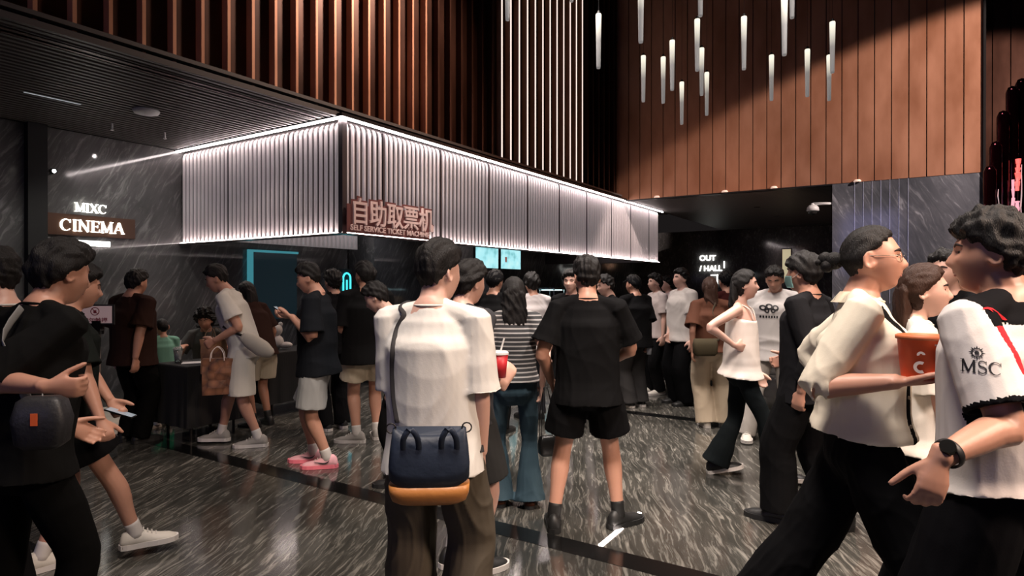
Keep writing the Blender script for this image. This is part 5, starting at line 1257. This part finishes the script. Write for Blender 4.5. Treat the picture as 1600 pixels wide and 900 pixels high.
# watch on the jersey man's wrist
a0, e, wr = p22['arm']['L']; ax = (wr - e).normalized(); c = wr - ax * .035; rr_ = .037
bm = bmesh.new(); s1 = ax.orthogonal().normalized(); s2 = ax.cross(s1)
tube(bm, [c + s1 * rr_ * math.cos(a) + s2 * rr_ * math.sin(a) for a in [2 * math.pi * q / 24 for q in range(25)]], [(.012, .0035)] * 25, ax, 8, 1, round_end=False)
wt = child(p22, 'watch', bm, mat('watch_band', (.008, .008, .009), .5))
cam_l = (p22['inv'] @ (Vector((0, 0, 1.4)) - p22['org']) - c); out = (cam_l - ax * cam_l.dot(ax)).normalized(); out = (out + p22['inv'] @ Vector((-.8, 0, .3))).normalized()
bm = bmesh.new(); cyl(bm, c + out * (rr_ - .002), c + out * (rr_ + .010), .021, .019, 20); obj('watch_face', bm, M_black_stone, wt)
# lettering and emblem on the jersey sleeve
a0, e, wr = p22['arm']['L']; ax = (e - a0).normalized(); viewer = p22['inv'] @ Vector((-.42, -1, 0)); viewer.normalize(); hor = p22['inv'] @ Vector((1, -.32, 0)); dn = Vector((0, 0, -1))
cen = a0.lerp(e, .46); viewer = (p22['inv'] @ (Vector((0, 0, 1.55)) - p22['org']) - cen).normalized(); hor = Vector((0, 0, 1)).cross(viewer).normalized()
def on_sleeve(dx, dz): return lambda co: cen + hor * (co.x + dx - .008) + Vector((0, 0, 1)) * (co.y + dz - co.x * .08)
M_jprint = mat('black_print', (.012, .012, .015), .5)
def fine(me, cuts=2):
    b2 = bmesh.new(); b2.from_mesh(me); bmesh.ops.triangulate(b2, faces=b2.faces[:]); bmesh.ops.subdivide_edges(b2, edges=b2.edges[:], cuts=cuts, use_grid_fill=True)
    m2 = bpy.data.meshes.new(me.name); b2.to_mesh(m2); b2.free(); return m2
def flatten(bm):
    bmesh.ops.delete(bm, geom=[f for f in bm.faces if max(v.co.z for v in f.verts) > 1e-6], context='FACES'); me = bpy.data.meshes.new('f'); bm.to_mesh(me); bm.free(); return fine(me, 1)
me = flatten(serif_word('MSC', .036, .001)); decal(p22, me, on_sleeve(0, -.016), -viewer, M_jprint, 'lettering', off=.0025)
prts = [(0, 0, .0125, .0022, 0, 360), (0, 0, .0055, .0055, 0, 360)]
me = ring_text(prts); bm = bmesh.new(); bm.from_mesh(me)
for q in range(16):
    a = 2 * math.pi * q / 16; d1 = Vector((math.cos(a), math.sin(a), 0)); n1 = Vector((-d1.y, d1.x, 0)); L_ = .020 if q % 2 == 0 else .0165
    bm.faces.new([bm.verts.new(v) for v in (d1 * .011 + n1 * .0028, d1 * .011 - n1 * .0028, d1 * L_)])
me = bpy.data.meshes.new('emblem'); bm.to_mesh(me); bm.free(); decal(p22, me, on_sleeve(-.010, .042), -viewer, M_jprint, 'emblem', off=.0025)
# small red leaping mark on the black shoulder
bm = bmesh.new(); pts = [(-.030, -.014), (-.016, -.004), (-.004, -.008), (-.010, .002), (.004, .008), (.016, .006), (.028, .016), (.022, .020), (.008, .014), (-.006, .012), (-.018, .004), (-.026, -.004)]
bm.faces.new([bm.verts.new((x, y, 0)) for x, y in pts]); me = bpy.data.meshes.new('m'); bm.to_mesh(me); bm.free(); me = fine(me, 1)
cen2 = p22['inv'] @ (W(1556, 462, 1.75) - p22['org'])
decal(p22, me, lambda co: cen2 + hor * co.x + Vector((0, 0, 1)) * co.y, -(viewer + Vector((0, 0, .6))), M_jr, 'leaping_mark', off=.003)
# chest print of the pale grey T-shirt
cen3 = p16['inv'] @ (W(1211, 482, 6.0) - p16['org']); vw3 = p16['inv'] @ Vector((-.1, -1, 0)); hz3 = p16['inv'] @ Vector((1, -.1, 0))
me = ring_text([(-.05, .0, .028, .014, 0, 360), (.0, .012, .03, .015, 0, 360), (.05, .0, .028, .014, 0, 360), (-.02, -.03, .02, .011, 0, 360), (.03, -.03, .02, .011, 0, 360)])
decal(p16, me, lambda co: cen3 + hz3 * co.x + Vector((0, 0, 1)) * co.y, -vw3, M_jprint, 'print', off=.004)
bm = bmesh.new()
for q in range(7): bx(bm, -.075 + q * .022, -.062 + q * .022, 0, .022, -.0001, .0001)
me = fine(mesh_of('g', bm), 1)
decal(p16, me, lambda co: cen3 + hz3 * co.x + Vector((0, 0, 1)) * (co.y - .10), -vw3, M_jprint, 'lettering', off=.004)
# mask
hc, Hm, hs = p17['hc'], p17['Hm'], p17['hs']
bm = bmesh.new(); nu, nv = 20, 12; g = []
for j in range(nv):
    row = []
    for i in range(nu):
        x = -1 + 2 * i / (nu - 1); z = -.018 - .075 * j / (nv - 1); a = x * 1.25; r_ = .081
        y = .102 * math.cos(a) ** .8 if abs(a) < 1.5 else 0
        y = .012 + .098 * math.cos(a) + .008 * math.exp(-(x / .3) ** 2) * math.sin(math.pi * j / (nv - 1)) - .012 * (j / (nv - 1)) ** 2
        row.append(bm.verts.new(hc + Hm @ Vector((.074 * math.sin(a) * (1 - .12 * j / nv), y, z)) * hs))
    g.append(row)
for j in range(nv - 1):
    for i in range(nu - 1): bm.faces.new((g[j][i], g[j][i + 1], g[j + 1][i + 1], g[j + 1][i]))
bmesh.ops.solidify(bm, geom=bm.faces[:], thickness=.002)
mk = child(p17, 'face_mask', bm, mat('mask_teal', (.28, .48, .46), .8)); mk['label'] = 'pale teal face mask'
for sg in (-1, 1):
    bm = bmesh.new(); tube(bm, [hc + Hm @ Vector(v) * hs for v in ((sg * .070, .038, -.03), (sg * .078, .01, -.015), (sg * .078, -.016, .012))], [.0015] * 3, up_ if False else Vector((0, 0, 1)), 6, 3); obj('ear_loop', bm, M_white, mk)
# glasses on the jacket man
hc, Hm, hs = p18['hc'], p18['Hm'], p18['hs']; bm = bmesh.new()
for sg in (-1, 1):
    tube(bm, [hc + Hm @ Vector((sg * .032 + .021 * math.cos(a), .098 - .012 * abs(sg * .032 + .021 * math.cos(a)) / .05, .002 + .017 * math.sin(a))) * hs for a in [2 * math.pi * q / 20 for q in range(21)]], [.0012] * 21, Hm @ Vector((0, 1, 0)), 6, 1, round_end=False)
    tube(bm, [hc + Hm @ Vector(v) * hs for v in ((sg * .053, .085, .006), (sg * .074, .04, .008), (sg * .079, -.015, .010))], [.0012] * 3, Vector((0, 0, 1)), 6, 3)
tube(bm, [hc + Hm @ Vector(v) * hs for v in ((-.011, .100, .006), (0, .103, .009), (.011, .100, .006))], [.0012] * 3, Vector((0, 0, 1)), 6, 3)
gl = child(p18, 'glasses', bm, mat('thin_metal', (.4, .35, .3), .3, .8)); 
# jacket collar and buttons
bm = bmesh.new(); S = p18['S']; pts, pts2 = [], []
for q in range(25):
    a = R(-62 + 304 * q / 24 - 0); a = R(118) + R(304) * q / 24
    pts.append(S(.074 * math.cos(a), -.010 + .070 * math.sin(a), .572 - .030 * max(0, math.sin(a)))); pts2.append(S(.104 * math.cos(a), -.014 + .098 * math.sin(a), .532 - .045 * max(0, math.sin(a))))
A = [bm.verts.new(p) for p in pts]; B = [bm.verts.new(p) for p in pts2]
for q in range(24): bm.faces.new((A[q], A[q + 1], B[q + 1], B[q]))
bmesh.ops.solidify(bm, geom=bm.faces[:], thickness=.005); child(p18, 'jacket_collar', bm, fab((.72, .66, .54)), 'top')
for u_ in (.10, .20, .30, .40):
    pp = on_cloth(p18, [S(.135, .2, u_)], .002)[0]; nrm = (pp - S(0, 0, u_)).normalized(); bm = bmesh.new(); cyl(bm, pp - nrm * .003, pp + nrm * .002, .007, None, 12); obj('button', bm, mat('button', (.25, .2, .15), .4), p18['parts']['top'])
# pink trainer swoosh marks
for k in ('L', 'R'):
    an = p31['leg'][k][2]; sh_ = [o for o in p31['root'].children if o.name.startswith('shoe')][0 if k == 'L' else 1]; fm = Matrix.Rotation(R(4 if k == 'L' else -2), 3, 'Z')
    for sg in (-1, 1):
        bm = bmesh.new()
        P = [an + fm @ Vector((sg * x_ * 1.1, y_ * 1.07, z_ + .004)) for x_, y_, z_ in ((.0440, -.02, -.012), (.0455, .0, -.030), (.047, .03, -.034), (.046, .075, -.024), (.043, .10, -.022))]
        tube(bm, P, [(.002, .002), (.004, .006), (.004, .006), (.004, .003), (.002, .001)], Vector((sg, 0, 0)), 6, 3)
        obj('side_mark', bm, M_jprint, sh_)
